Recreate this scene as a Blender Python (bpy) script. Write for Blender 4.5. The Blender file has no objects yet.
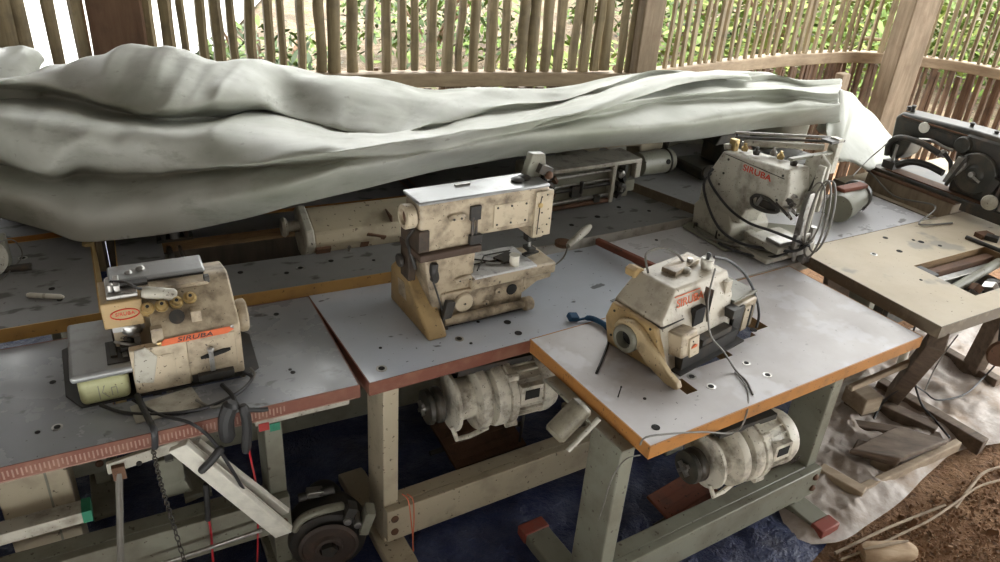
import bpy, bmesh, math, random
from mathutils import Vector, Matrix, Euler, noise
R = math.radians
rnd = random.Random(7)
scn = bpy.context.scene
COL = scn.collection

# ---------------------------------------------------------------- camera
CAM_H, CAM_F, CAM_PITCH, CAM_ROLL = 2.02, 763.6, R(28.27), R(-4.49)
def _axes():
    F = Vector((0, math.cos(CAM_PITCH), -math.sin(CAM_PITCH)))
    Rr = Vector((1, 0, 0)); U = Rr.cross(F)
    c, s = math.cos(CAM_ROLL), math.sin(CAM_ROLL)
    return c*Rr - s*U, s*Rr + c*U, F
AX_R, AX_U, AX_F = _axes()
cd = bpy.data.cameras.new('camera'); cam = bpy.data.objects.new('camera', cd); COL.objects.link(cam)
cd.sensor_width = 36; cd.lens = CAM_F/1000*36; cd.clip_start = .05; cd.clip_end = 200
m = Matrix((AX_R, AX_U, -AX_F)).transposed().to_4x4(); m.translation = (0, 0, CAM_H)
cam.matrix_world = m
scn.camera = cam
def at(px, py, z):
    """point of the place, at height z, that the photo shows at (px, py)"""
    d = (px-500)*AX_R + (281-py)*AX_U + CAM_F*AX_F
    t = (z-CAM_H)/d.z
    return Vector((0, 0, CAM_H)) + t*d
def atd(px, py, dist):
    d = ((px-500)*AX_R + (281-py)*AX_U + CAM_F*AX_F).normalized()
    return Vector((0, 0, CAM_H)) + dist*d

# ---------------------------------------------------------------- materials
MATS = {}
def newmat(name):
    m = bpy.data.materials.new(name); m.use_nodes = True
    nt = m.node_tree; b = nt.nodes['Principled BSDF']
    return m, nt, b
def L(nt, a, b): nt.links.new(a, b)
def nd(nt, t, **k):
    n = nt.nodes.new(t)
    for a, v in k.items():
        if a.startswith('i_'): n.inputs[int(a[2:])].default_value = v
        else: setattr(n, a, v)
    return n
def noise_fac(nt, scale, lo, hi, detail=6, rough=.6, vec=None, stretch=None):
    tc = nd(nt, 'ShaderNodeTexCoord'); src = tc.outputs['Object']
    if stretch:
        mp = nd(nt, 'ShaderNodeMapping'); mp.inputs['Scale'].default_value = stretch
        L(nt, src, mp.inputs['Vector']); src = mp.outputs['Vector']
    n = nd(nt, 'ShaderNodeTexNoise'); n.inputs['Scale'].default_value = scale
    n.inputs['Detail'].default_value = detail; n.inputs['Roughness'].default_value = rough
    L(nt, src, n.inputs['Vector'])
    r = nd(nt, 'ShaderNodeMapRange'); r.inputs['From Min'].default_value = lo; r.inputs['From Max'].default_value = hi
    r.clamp = True
    L(nt, n.outputs['Fac'], r.inputs['Value'])
    return r.outputs['Result'], n
def mixc(nt, fac, a, b):
    x = nd(nt, 'ShaderNodeMix', data_type='RGBA')
    for sock, v in ((x.inputs[0], fac), (x.inputs[6], a), (x.inputs[7], b)):
        if hasattr(v, 'links') or isinstance(v, bpy.types.NodeSocket): L(nt, v, sock)
        elif isinstance(v, (int, float)): sock.default_value = v
        else: sock.default_value = (*v, 1)
    return x.outputs[2]
def mul(nt, a, b):
    x = nd(nt, 'ShaderNodeMath', operation='MULTIPLY')
    for s, v in ((x.inputs[0], a), (x.inputs[1], b)):
        if isinstance(v, (int, float)): s.default_value = v
        else: L(nt, v, s)
    return x.outputs[0]
def mx(nt, a, b):
    x = nd(nt, 'ShaderNodeMath', operation='MAXIMUM'); L(nt, a, x.inputs[0]); L(nt, b, x.inputs[1]); return x.outputs[0]
def bump(nt, b, h, strength=.3, dist=.01):
    n = nd(nt, 'ShaderNodeBump'); n.inputs['Strength'].default_value = strength; n.inputs['Distance'].default_value = dist
    L(nt, h, n.inputs['Height']); L(nt, n.outputs[0], b.inputs['Normal'])
def paint(name, base, dirt=(.10, .07, .045), scale=14, lo=.52, hi=.72, rough=.45, metal=0., amt=.85, spots=True, spec=.5):
    """worn paint with grime blotches and small dark flecks"""
    m, nt, b = newmat(name)
    f1, n1 = noise_fac(nt, scale, lo, hi)
    col = mixc(nt, mul(nt, f1, amt), base, dirt)
    f2, _ = noise_fac(nt, scale*.25, .35, .7, 3)
    col = mixc(nt, mul(nt, f2, .35), col, tuple(c*.62 for c in base))
    if spots:
        f3, _ = noise_fac(nt, scale*7, .66, .70, 2)
        col = mixc(nt, mul(nt, f3, .8), col, tuple(c*.6 for c in dirt))
    L(nt, col, b.inputs['Base Color'])
    b.inputs['Roughness'].default_value = rough; b.inputs['Metallic'].default_value = metal
    b.inputs['Specular IOR Level'].default_value = spec
    bump(nt, b, f1, .12, .002)
    return m
def laminate(name, base, spot=(.05, .045, .04), amt=.8, lo=.62, hi=.68, sm_scale=9, haze=(.35, .33, .30), haze_amt=.4, rough=.25, patch=None, patch_lo=.6):
    """dusty table laminate: broad haze, splotches, flecks"""
    m, nt, b = newmat(name)
    h, _ = noise_fac(nt, 3.2, .4, .75, 5)
    col = mixc(nt, mul(nt, h, haze_amt), base, haze)
    s1, _ = noise_fac(nt, sm_scale, lo, hi, 3, .5, stretch=(1, 1.8, 1))
    col = mixc(nt, mul(nt, s1, amt), col, spot)
    s2, _ = noise_fac(nt, 62, .70, .73, 2)
    col = mixc(nt, mul(nt, s2, .75), col, spot)
    if patch:
        p, _ = noise_fac(nt, 3.5, patch_lo, patch_lo+.05, 4)
        col = mixc(nt, mul(nt, p, .75), col, patch)
    L(nt, col, b.inputs['Base Color'])
    rr, _ = noise_fac(nt, 5, .3, .8, 5)
    mr = nd(nt, 'ShaderNodeMapRange'); mr.inputs['To Min'].default_value = rough; mr.inputs['To Max'].default_value = rough+.3
    L(nt, rr, mr.inputs['Value']); L(nt, mr.outputs['Result'], b.inputs['Roughness'])
    return m
def wood(name, a, c, scale=6, stretch=(1, 12, 12), rough=.7, dirt=None, damt=.6):
    m, nt, b = newmat(name)
    f, _ = noise_fac(nt, scale, .3, .7, 6, .6, stretch=stretch)
    col = mixc(nt, f, a, c)
    if dirt:
        g, _ = noise_fac(nt, 9, .5, .68, 5)
        col = mixc(nt, mul(nt, g, damt), col, dirt)
    L(nt, col, b.inputs['Base Color']); b.inputs['Roughness'].default_value = rough
    bump(nt, b, f, .25, .003)
    return m
def plain(name, c, rough=.5, metal=0., spec=.5):
    m, nt, b = newmat(name)
    f, _ = noise_fac(nt, 30, .4, .75, 4)
    L(nt, mixc(nt, mul(nt, f, .45), c, tuple(x*.5 for x in c)), b.inputs['Base Color'])
    b.inputs['Roughness'].default_value = rough; b.inputs['Metallic'].default_value = metal
    b.inputs['Specular IOR Level'].default_value = spec
    return m

# ---------------------------------------------------------------- mesh builder
class MB:
    def __init__(s): s.bm = bmesh.new(); s.mats = []
    def mi(s, m):
        if m not in s.mats: s.mats.append(m)
        return s.mats.index(m)
    def _face(s, vs, mi):
        try: f = s.bm.faces.new(vs); f.material_index = mi; return f
        except ValueError: return None
    def verts(s, pts): return [s.bm.verts.new(p) for p in pts]
    def quads(s, P, m):
        """P: list of faces as point lists"""
        mi = s.mi(m)
        for f in P: s._face(s.verts(f), mi)
    def hexa(s, b, t, m):
        """bottom quad b and top quad t (same winding)"""
        mi = s.mi(m); n = len(b)
        B = s.verts(b); T = s.verts(t)
        s._face(B[::-1], mi); s._face(T, mi)
        for i in range(n): s._face([B[i], B[(i+1) % n], T[(i+1) % n], T[i]], mi)
        return s
    def bx(s, x0, x1, y0, y1, z0, z1, m, M=None):
        b = [(x0, y0, z0), (x1, y0, z0), (x1, y1, z0), (x0, y1, z0)]
        t = [(x0, y0, z1), (x1, y0, z1), (x1, y1, z1), (x0, y1, z1)]
        if M: b = [M @ Vector(p) for p in b]; t = [M @ Vector(p) for p in t]
        return s.hexa(b, t, m)
    def box(s, c, size, m, rot=(0, 0, 0)):
        M = Matrix.Translation(c) @ Euler(rot).to_matrix().to_4x4()
        a, b, d = (q/2 for q in size)
        return s.bx(-a, a, -b, b, -d, d, m, M)
    def prism(s, pts, ax, a0, a1, m):
        """polygon pts (2D) in the plane across axis ax, extruded a0..a1. ax x:(y,z) y:(x,z) z:(x,y)"""
        def mk(p, a):
            return {'x': (a, p[0], p[1]), 'y': (p[0], a, p[1]), 'z': (p[0], p[1], a)}[ax]
        lo = [mk(p, a0) for p in pts]; hi = [mk(p, a1) for p in pts]
        s.hexa(lo, hi, m); return s
    def loft(s, rings, m, closed=True, cap=True):
        mi = s.mi(m); V = [s.verts(r) for r in rings]; n = len(V[0])
        for a, b in zip(V, V[1:]):
            for i in range(n if closed else n-1):
                s._face([a[i], a[(i+1) % n], b[(i+1) % n], b[i]], mi)
        if cap and closed:
            s._face(V[0][::-1], mi); s._face(V[-1], mi)
        return s
    def tube(s, pts, r, m, seg=8, cap=True):
        pts = [Vector(p) for p in pts]
        rs = r if isinstance(r, (list, tuple)) else [r]*len(pts)
        rings = []; up = None
        for i, p in enumerate(pts):
            a = pts[max(i-1, 0)]; b = pts[min(i+1, len(pts)-1)]
            d = (b-a)
            if d.length < 1e-9: d = Vector((0, 0, 1))
            d.normalize()
            if up is None:
                up = Vector((0, 0, 1)) if abs(d.z) < .9 else Vector((1, 0, 0))
            x = up.cross(d)
            if x.length < 1e-4: x = Vector((1, .3, 0)).cross(d)
            x.normalize(); y = d.cross(x); up = y
            rings.append([p + rs[i]*(math.cos(t)*x + math.sin(t)*y) for t in (2*math.pi*k/seg for k in range(seg))])
        return s.loft(rings, m, True, cap)
    def cyl(s, p0, p1, r, m, r1=None, seg=20): return s.tube([p0, p1], [r, r if r1 is None else r1], m, seg)
    def lathe(s, prof, o, d, m, seg=24):
        """prof: (radius, distance along d from o)"""
        d = Vector(d).normalized(); o = Vector(o)
        up = Vector((0, 0, 1)) if abs(d.z) < .9 else Vector((1, 0, 0))
        x = up.cross(d).normalized(); y = d.cross(x)
        rings = [[o + t*d + max(r, 1e-4)*(math.cos(a)*x + math.sin(a)*y) for a in (2*math.pi*k/seg for k in range(seg))] for r, t in prof]
        return s.loft(rings, m)
    def sph(s, c, r, m, sc=(1, 1, 1), seg=16):
        c = Vector(c); rings = []
        for i in range(1, 9):
            a = math.pi*(i-.0)/9
            rings.append([c + Vector((r*sc[0]*math.sin(a)*math.cos(t), r*sc[1]*math.sin(a)*math.sin(t), -r*sc[2]*math.cos(a))) for t in (2*math.pi*k/seg for k in range(seg))])
        return s.loft(rings, m)
    def build(s, name, parent=None, bevel=0, loc=None, rot=0, angle=35, seg=2, subsurf=0, solid=0):
        bmesh.ops.recalc_face_normals(s.bm, faces=s.bm.faces)
        me = bpy.data.meshes.new(name); s.bm.to_mesh(me); s.bm.free()
        for m in s.mats: me.materials.append(m)
        me.polygons.foreach_set('use_smooth', [True]*len(me.polygons))
        me.set_sharp_from_angle(angle=R(angle))
        o = bpy.data.objects.new(name, me); COL.objects.link(o)
        if parent: o.parent = parent
        if loc is not None: o.location = loc
        if rot: o.rotation_euler = (0, 0, rot) if isinstance(rot, (int, float)) else rot
        if solid:
            md = o.modifiers.new('solid', 'SOLIDIFY'); md.thickness = solid
        if bevel:
            md = o.modifiers.new('bevel', 'BEVEL'); md.width = bevel; md.segments = seg; md.limit_method = 'ANGLE'; md.angle_limit = R(30)
            md.harden_normals = False
        if subsurf:
            md = o.modifiers.new('sub', 'SUBSURF'); md.levels = subsurf; md.render_levels = subsurf
        return o
def tag(o, label=None, cat=None, group=None, kind=None):
    if label: o['label'] = label
    if cat: o['category'] = cat
    if group: o['group'] = group
    if kind: o['kind'] = kind
    return o
def thing(name, label, cat, loc=(0, 0, 0), rot=0, group=None):
    o = bpy.data.objects.new(name, None); COL.objects.link(o); o.empty_display_size = .05
    o.location = loc; o.rotation_euler = (0, 0, rot) if isinstance(rot, (int, float)) else rot
    return tag(o, label, cat, group)
def part(mb, name, parent, label=None, **k):
    o = mb.build(name, parent, **k)
    if label: o['label'] = label
    return o
def part_each(mb, name, parent, label=None, **k):
    """every loose piece of the builder becomes a part of its own"""
    bm = mb.bm; seen = set(); out = []
    for f0 in list(bm.faces):
        if f0 in seen: continue
        isl = []; st = [f0]; seen.add(f0)
        while st:
            f = st.pop(); isl.append(f)
            for v in f.verts:
                for g_ in v.link_faces:
                    if g_ not in seen: seen.add(g_); st.append(g_)
        b = MB(); b.mats = list(mb.mats); vm = {}
        for f in isl:
            vs = []
            for v in f.verts:
                if v not in vm: vm[v] = b.bm.verts.new(v.co)
                vs.append(vm[v])
            nf = b.bm.faces.new(vs); nf.material_index = f.material_index
        out.append(b)
    bm.free()
    return [part(b, name, parent, label, **k) for b in out]
def smooth(pts, n=6):
    """Catmull-Rom through points"""
    P = [Vector(p) for p in pts]; out = []
    for i in range(len(P)-1):
        p0, p1, p2, p3 = P[max(i-1, 0)], P[i], P[i+1], P[min(i+2, len(P)-1)]
        for k in range(n):
            t = k/n
            out.append(.5*((2*p1) + (p2-p0)*t + (2*p0-5*p1+4*p2-p3)*t*t + (3*p1-p0-3*p2+p3)*t**3))
    out.append(P[-1]); return out
def lettering(name, text, size, m, parent, loc, rot, depth=.0008, sx=1, label=None, shear=0):
    c = bpy.data.curves.new(name, 'FONT'); c.body = text; c.size = size; c.extrude = depth; c.align_x = 'CENTER'; c.align_y = 'CENTER'; c.shear = shear
    t = bpy.data.objects.new('tmp', c); COL.objects.link(t)
    dg = bpy.context.evaluated_depsgraph_get(); dg.update()
    me = bpy.data.meshes.new_from_object(t.evaluated_get(dg)); bpy.data.objects.remove(t)
    me.materials.clear(); me.materials.append(m)
    o = bpy.data.objects.new(name, me); COL.objects.link(o); o.parent = parent
    o.location = loc; o.rotation_euler = rot; o.scale = (sx, 1, 1)
    if label: o['label'] = label
    return o

# ---------------------------------------------------------------- palette
cream = paint('cream_paint', (.45, .37, .26), dirt=(.08, .055, .035), amt=.95, lo=.46, hi=.68)
cream_clean = paint('cream_paint_light', (.50, .42, .30), lo=.52, hi=.78)
tanp = paint('tan_paint', (.42, .29, .13), lo=.52, hi=.8)
yellowish = paint('pale_yellow_paint', (.44, .44, .24), lo=.55, hi=.8)
greywhite = paint('grey_white_paint', (.46, .44, .37), lo=.48, hi=.72)
greygreen = paint('stand_green_grey_paint', (.235, .235, .185), scale=8, lo=.46, hi=.76, amt=.7)
standcream = paint('stand_cream_paint', (.45, .39, .28), scale=8, lo=.52, hi=.8, amt=.6)
motorwhite = paint('motor_white_paint', (.64, .60, .50), scale=16, lo=.48, hi=.66, amt=.9)
greasy = paint('greasy_black', (.022, .02, .018), dirt=(.06, .045, .03), scale=20, rough=.5)
darkiron = paint('dark_iron', (.05, .047, .042), dirt=(.13, .09, .06), scale=18, rough=.5, metal=.3)
oldblack = paint('old_black_enamel', (.035, .035, .03), dirt=(.12, .09, .06), scale=12, lo=.45, hi=.75, rough=.4)
steel = paint('dull_steel', (.42, .41, .39), dirt=(.12, .09, .06), scale=22, rough=.33, metal=.85)
platesteel = paint('worn_plate_steel', (.36, .37, .37), dirt=(.2, .19, .17), scale=10, rough=.32, metal=.55, spots=False)
brass = paint('brass', (.50, .36, .16), dirt=(.10, .07, .03), scale=30, rough=.35, metal=.7)
rust = paint('rust_brown', (.13, .065, .035), dirt=(.05, .03, .02), scale=15, rough=.8)
redrust = paint('red_oxide', (.22, .07, .04), dirt=(.08, .05, .04), scale=10, rough=.7)
rubber = plain('black_rubber', (.018, .018, .018), .55)
cable_black = plain('black_cable', (.022, .022, .024), .45)
cable_grey = plain('grey_cable', (.16, .15, .13), .5)
red_plastic = plain('red_plastic', (.42, .02, .03), .4)
orange_string = plain('orange_string', (.62, .16, .08), .7)
white_plastic = plain('white_plastic', (.70, .68, .60), .4)
blue_cloth = plain('blue_cloth', (.02, .08, .17), .8)
green_tape = plain('green_tape', (.03, .22, .13), .5)
red_tape = plain('red_tape', (.38, .04, .035), .5)
redtip = paint('red_painted_tip', (.27, .06, .042), dirt=(.20, .12, .09), scale=30, rough=.6)
logo_red = plain('logo_red', (.62, .05, .02), .5)
logo_orange = plain('logo_orange', (.62, .13, .04), .6)
logo_black = plain('logo_black', (.03, .02, .02), .5)
thread = plain('white_thread', (.75, .72, .62), .8)
darkhole = plain('dark_hole', (.012, .011, .010), .9)
# ================================================================ SETTING
def fbm(x, y, s, seed=0., o=4):
    return noise.fractal(Vector((x*s+seed, y*s-seed, seed*.37)), .9, 2.0, o)
def grid(name, nx, ny, fn, m, **k):
    mb = MB(); mi = mb.mi(m)
    V = [[mb.bm.verts.new(fn(i/nx, j/ny)) for i in range(nx+1)] for j in range(ny+1)]
    for j in range(ny):
        for i in range(nx): mb._face([V[j][i], V[j][i+1], V[j+1][i+1], V[j+1][i]], mi)
    return mb.build(name, angle=180, **k)

# --- soil floor, sloping up into a bank beyond the fence
def soil_mat():
    m, nt, b = newmat('soil')
    f, _ = noise_fac(nt, 5, .35, .65, 8, .7)
    c = mixc(nt, f, (.21, .105, .05), (.33, .19, .10))
    tc = nd(nt, 'ShaderNodeTexCoord')
    vo = nd(nt, 'ShaderNodeTexVoronoi'); vo.inputs['Scale'].default_value = 55; L(nt, tc.outputs['Object'], vo.inputs['Vector'])
    r = nd(nt, 'ShaderNodeMapRange'); r.inputs['From Min'].default_value = .12; r.inputs['From Max'].default_value = .3; r.inputs['To Min'].default_value = 1; r.inputs['To Max'].default_value = 0
    L(nt, vo.outputs['Distance'], r.inputs['Value'])
    g, _ = noise_fac(nt, 17, .5, .62, 4)
    c = mixc(nt, mul(nt, mul(nt, r.outputs[0], g), .75), c, (.42, .29, .18))
    d, _ = noise_fac(nt, 34, .56, .66, 3)
    c = mixc(nt, mul(nt, d, .7), c, (.07, .04, .022))
    L(nt, c, b.inputs['Base Color']); b.inputs['Roughness'].default_value = .95
    h, _ = noise_fac(nt, 40, .3, .7, 6)
    bump(nt, b, h, .7, .02)
    return m
soil = soil_mat()
def floor_fn(u, v):
    x = -4.5+9.5*u; y = -.5+8.6*v
    h = fbm(x, y, 3, 3)*.012
    if x > 1.2: h += abs(fbm(x, y, 9, 5))*.02
    return (x, y, h-.012)
fl = grid('floor', 190, 170, floor_fn, soil); tag(fl, kind='structure')

# --- bamboo fence on a bent rail
bam = wood('split_bamboo', (.15, .11, .055), (.31, .24, .135), 5, (9, 9, .8), .6, dirt=(.10, .075, .045), damt=.6)
bam_in = wood('brown_bamboo', (.12, .065, .036), (.27, .165, .10), 5, (9, 9, .8), .7, dirt=(.05, .032, .02), damt=.6)
bam_dark = wood('brown_bamboo_boards', (.09, .05, .03), (.24, .15, .09), 5, (9, 9, .8), .7, dirt=(.05, .032, .02), damt=.6)
railw = wood('pale_rail_timber', (.24, .175, .11), (.38, .29, .19), 4, (2, 2, 9), .75, dirt=(.20, .14, .09), damt=.5)
postw = wood('post_timber', (.16, .115, .07), (.30, .225, .15), 4, (7, 7, 1), .75, dirt=(.16, .10, .06), damt=.5)
postred = wood('reddish_post_timber', (.14, .075, .045), (.22, .13, .08), 4, (7, 7, 1), .75, dirt=(.12, .07, .045), damt=.6)
ZR = 1.1
def slats(path, step, width, z0, z1, mat, name, parent, off=0, jitter=.25, lean=.012, kind=None, thick=.014):
    """split bamboo strips along a path in plan"""
    mb = MB(); pts = [Vector((p[0], p[1], 0)) for p in path]
    seglen = [(b-a).length for a, b in zip(pts, pts[1:])]; tot = sum(seglen); s = step*.3
    while s < tot-step*.2:
        q = s; k = 0
        while q > seglen[k] and k < len(seglen)-1: q -= seglen[k]; k += 1
        d = (pts[k+1]-pts[k]).normalized(); n = Vector((-d.y, d.x, 0))
        p = pts[k]+d*q+n*(off+rnd.uniform(-.006, .006))
        w = width*rnd.uniform(.72, 1.25)/2; t = thick*rnd.uniform(.8, 1.2)
        za = z0+rnd.uniform(-.008, .008); zb = z1+rnd.uniform(-.06, .06); le = rnd.gauss(0, lean)*(z1-z0); kx = rnd.gauss(0, .0025)
        rings = []
        nz = 5
        for i in range(nz+1):
            f = i/nz; c = p+d*(le*f+kx*math.sin(f*7))+Vector((0, 0, za+(zb-za)*f))
            ww = w*(1+.06*math.sin(i*2.3+s*9))
            rings.append([c-d*ww, c-d*ww*.6-n*t, c+d*ww*.6-n*t, c+d*ww, c+d*ww*.5+n*t*.3, c-d*ww*.5+n*t*.3])
        mb.loft(rings, mat)
        s += step*rnd.uniform(1-jitter, 1+jitter)
    o = mb.build(name, parent, angle=50)
    if kind: o['kind'] = kind
    return o
def rail(path, z0, z1, w0, w1, parent, mat=None):
    mb = MB(); pts = smooth([(p[0], p[1], 0) for p in path], 5); rings = []
    for i, p in enumerate(pts):
        a = pts[max(i-1, 0)]; b = pts[min(i+1, len(pts)-1)]; d = (b-a).normalized(); n = Vector((-d.y, d.x, 0))
        j = fbm(p.x, p.y, 5)*.006
        rings.append([p-n*(w0+j)+Vector((0, 0, z0+j)), p+n*w1+Vector((0, 0, z0)), p+n*w1+Vector((0, 0, z1+j)), p-n*w0+Vector((0, 0, z1))])
    mb.loft(rings, mat or railw); return mb.build('rail', parent, bevel=.006)
def xy(px, py, z=ZR): v = at(px, py, z); return (v.x, v.y)
A0 = xy(-60, 70); A1 = xy(100, 60); A2 = xy(150, 62)
B1 = xy(300, 71); B2 = xy(480, 70); B3 = xy(632, 71)
C1 = xy(720, 60); C2 = xy(776, 54); C3 = xy(850, 50); C4 = xy(898, 53)
D1 = xy(960, 60); D2 = xy(1060, 80)
w = slats([A0, A1, A2], .112, .072, 0, 1.8, bam, 'wall_left', None, jitter=.12); tag(w, kind='structure')
wall_l = w
w = slats([A2, B1, B2, B3], .073, .050, ZR-.005, 1.60, bam, 'wall_back', None); tag(w, kind='structure')
slats([A2, B1, B2, B3], .046, .046, 0, ZR-.05, bam_dark, 'lower_slats', w, off=.035)
rail([A2, B1, B2, B3], ZR-.075, ZR-.005, .045, .05, w)
wall_b = w
w = slats([B3, C1, C2, C3, C4], .074, .036, ZR-.005, 2.15, bam, 'wall_corner', None, lean=.02, jitter=.2); tag(w, kind='structure')
slats([B3, C1, C2, C3, C4], .052, .044, 0, ZR-.05, bam_dark, 'lower_slats', w, off=.035)
rail([B3, C1, C2, C3, C4], ZR-.075, ZR-.005, .05, .05, w)
wall_c = w
w = slats([C4, D1, D2], .046, .026, ZR-.005, 2.3, bam, 'wall_right', None, jitter=.3); tag(w, kind='structure')
slats([C4, D1, D2], .042, .035, 0, ZR-.05, bam_dark, 'lower_slats', w, off=.02)
rail([C4, D1, D2], ZR-.07, ZR-.005, .05, .05, w)
wall_r = w
def post(name, px, py, wx, wy, ang, h, mat, parent, lean=(0, 0)):
    p = at(px, py, ZR); mb = MB(); rings = []
    d = Vector((math.cos(ang), math.sin(ang), 0)); n = Vector((-d.y, d.x, 0))
    for i in range(9):
        z = h*i/8; j = fbm(z, px, 2)*.008
        c = Vector((p.x+lean[0]*(z-ZR)+j, p.y+lean[1]*(z-ZR), z))
        rings.append([c-d*wx/2-n*wy/2, c+d*wx/2-n*wy/2, c+d*wx/2+n*wy/2, c-d*wx/2+n*wy/2])
    mb.loft(rings, mat); return mb.build(name, parent, bevel=.008)
post('post', 125, 60, .24, .12, R(12), 3.4, postred, wall_l)
post('post', 641, 72, .13, .10, R(25), 3.4, postw, wall_b)
post('post', 902, 60, .20, .14, R(20), 3.5, postw, wall_c)
# short prop under the rail left of the corner post
post('prop_post', 847, 62, .075, .06, R(30), ZR-.07, postw, wall_c)
# slanting brace in front of the corner post, down to the right-hand machines
mb = MB(); a = at(905, 20, 1.3); b = at(868, 140, .25)
# bamboo stick wedged above the rail
mb.tube([at(862, 38, 1.17), at(905, 42, 1.17)], .012, bam, 6); part(mb, 'wedged_stick', wall_c)

# --- roof over the shed, open on all sides above the fence
roofm = plain('roof_sheet_grey', (.12, .11, .10), .8)
def roof_fn(u, v):
    x = -6+12*u; y = -3.5+8.2*v
    return (x, y, 3.5-.05*(y)+.02*math.sin(x*40))
ro = grid('ceiling', 200, 4, roof_fn, roofm, solid=.01); tag(ro, kind='structure')

# unseen plank walls added to cut daylight from behind and beside the viewer
plankw = wood('weathered_planks', (.05, .038, .026), (.11, .085, .06), 3, (6, 6, 1), .85)
def blocking_wall(name, a, b, h):
    mb = MB(); a = Vector((*a, 0)); b = Vector((*b, 0)); d = (b-a); n = int(d.length/.2); d.normalize(); q = Vector((-d.y, d.x, 0))
    for i in range(n):
        p = a+d*(.2*i); t = .02+.004*(i % 3)
        mb.hexa([p, p+d*.196, p+d*.196+q*t, p+q*t], [v+Vector((0, 0, h)) for v in (p, p+d*.196, p+d*.196+q*t, p+q*t)], plankw)
    return tag(mb.build(name), kind='structure')
blocking_wall('added_wall_front', (-4.4, -3.2), (4.8, -3.2), 3.6)
blocking_wall('added_wall_side', (-4.4, -3.2), (-4.4, 3.2), 3.6)
blocking_wall('added_wall_far_left', (-4.4, 3.25), (A0[0]-.02, A0[1]), 3.6)
blocking_wall('added_wall_near_right', (4.8, -3.2), (4.8, 1.2), 3.6)
def blocker_boards(name, a, b, z0, z1, parent):  # unseen boards added to shape the daylight and its reflection in the tables
    mb = MB(); a = Vector((*a, 0)); b = Vector((*b, 0)); d = (b-a); n = max(1, int(d.length/.16)); st = d/n; q = Vector((-d.y, d.x, 0)).normalized()
    for i in range(n):
        p = a+st*i+q*.05; t = .018
        mb.hexa([v+Vector((0, 0, z0)) for v in (p, p+st*.98, p+st*.98+q*t, p+q*t)], [v+Vector((0, 0, z1)) for v in (p, p+st*.98, p+st*.98+q*t, p+q*t)], plankw)
    return mb.build(name, parent)
blocker_boards('blocker_boards', A0, A2, 1.62, 3.4, wall_l)
blocker_boards('lower_blocker_boards', A0, A2, 0, .92, wall_l)  # added to shut out daylight low down behind the left tables
blocker_boards('blocker_boards', A2, xy(262, 68), 1.75, 3.4, wall_b)
blocker_boards('hanging_blocker_board', xy(385, 70), xy(520, 71), 1.9, 3.4, wall_b)  # added out of view so the middle table reflects a dim band

# ================================================================ OUTSIDE
def litter_mat():
    m, nt, b = newmat('leaf_litter_ground')
    f, _ = noise_fac(nt, 2.2, .38, .62, 6, .65)
    c = mixc(nt, f, (.07, .05, .028), (.17, .125, .08))
    g, _ = noise_fac(nt, 5.5, .56, .64, 5)
    c = mixc(nt, mul(nt, g, .8), c, (.06, .09, .015))
    d, _ = noise_fac(nt, 11, .60, .66, 4)
    c = mixc(nt, mul(nt, d, .9), c, (.012, .010, .008))
    L(nt, c, b.inputs['Base Color']); b.inputs['Roughness'].default_value = .9
    h, _ = noise_fac(nt, 12, .3, .7, 6); bump(nt, b, h, .8, .05)
    return m
litter = litter_mat()
def outside_fn(u, v):
    x = -16+34*u; y = 5.2+16*v
    rise = max(0, y-6.5)*.16*(.3+.7*min(1, max(0, (x+2.5)/3)))
    return (x, y, -.03+rise+fbm(x, y, .8, 9)*.12*min(1, max(0, (y-5.6))))
o = grid('leaf_litter_bank', 120, 90, outside_fn, litter)
tag(o, 'sunlit bank of dry leaf litter and stones beyond the bamboo fence', 'bank')
# pale concrete apron outside at the far left
palec = plain('pale_concrete', (.42, .42, .41), .8)
def apron_fn(u, v):
    x = -12+9.3*u; y = 4.0+9*v
    return (x-.12*(y-4), y, .035+max(0, y-6.5)*.05)
o = grid('pale_concrete_yard', 12, 12, apron_fn, palec, solid=.02)
tag(o, 'bright pale concrete yard outside behind the left fence slats', 'yard')

leafg = plain('sunlit_leaf', (.09, .15, .018), .6)
leafd = plain('deep_green_leaf', (.035, .065, .012), .6)
leafy = plain('yellow_green_leaf', (.15, .19, .03), .6)
for _m in (leafg, leafd, leafy):
    _b = _m.node_tree.nodes['Principled BSDF']; _b.inputs['Transmission Weight'].default_value = 0
def bush(x, y, r, h, n, mats, label, group=None, size=.09, name='leafy_shrub', z0=0):
    t = thing(name, label, 'shrub', (x, y, z0), rnd.uniform(0, 6), group)
    f = MB(); st = MB()
    for k in range(9):
        a = rnd.uniform(0, 6.28); rr = r*rnd.uniform(.2, .8); hh = h*rnd.uniform(.5, .95)
        st.tube(smooth([(0, 0, 0), (rr*.4*math.cos(a), rr*.4*math.sin(a), hh*.5), (rr*math.cos(a), rr*math.sin(a), hh)], 4), [.016]*8+[.006], bam_dark, 5)
    for k in range(int(n*2.2)):
        a = rnd.uniform(0, 6.28); rr = r*math.sqrt(rnd.random()); z = h*rnd.uniform(.05, 1)*(1-.35*(rr/r)**2)
        c = Vector((rr*math.cos(a), rr*math.sin(a), z)); s = size*rnd.uniform(.35, .85)
        M = Matrix.Translation(c) @ Euler((rnd.uniform(-1, 1), rnd.uniform(-1, 1), rnd.uniform(0, 6.28))).to_matrix().to_4x4()
        P = [M @ Vector(q) for q in ((-s, 0, 0), (-.3*s, .32*s, .08*s), (.5*s, .25*s, .05*s), (s, 0, -.1*s), (.5*s, -.25*s, .05*s), (-.3*s, -.32*s, .08*s))]
        f.quads([P], rnd.choice(mats))
    part(st, 'stems', t); part(f, 'foliage', t, angle=180)
    return t
gB = 'green shrubs beyond the back fence'
bush(-1.95, 5.9, .6, .9, 500, [leafg, leafd], 'shrub behind the left part of the back fence, right of the reddish post', gB)
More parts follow.
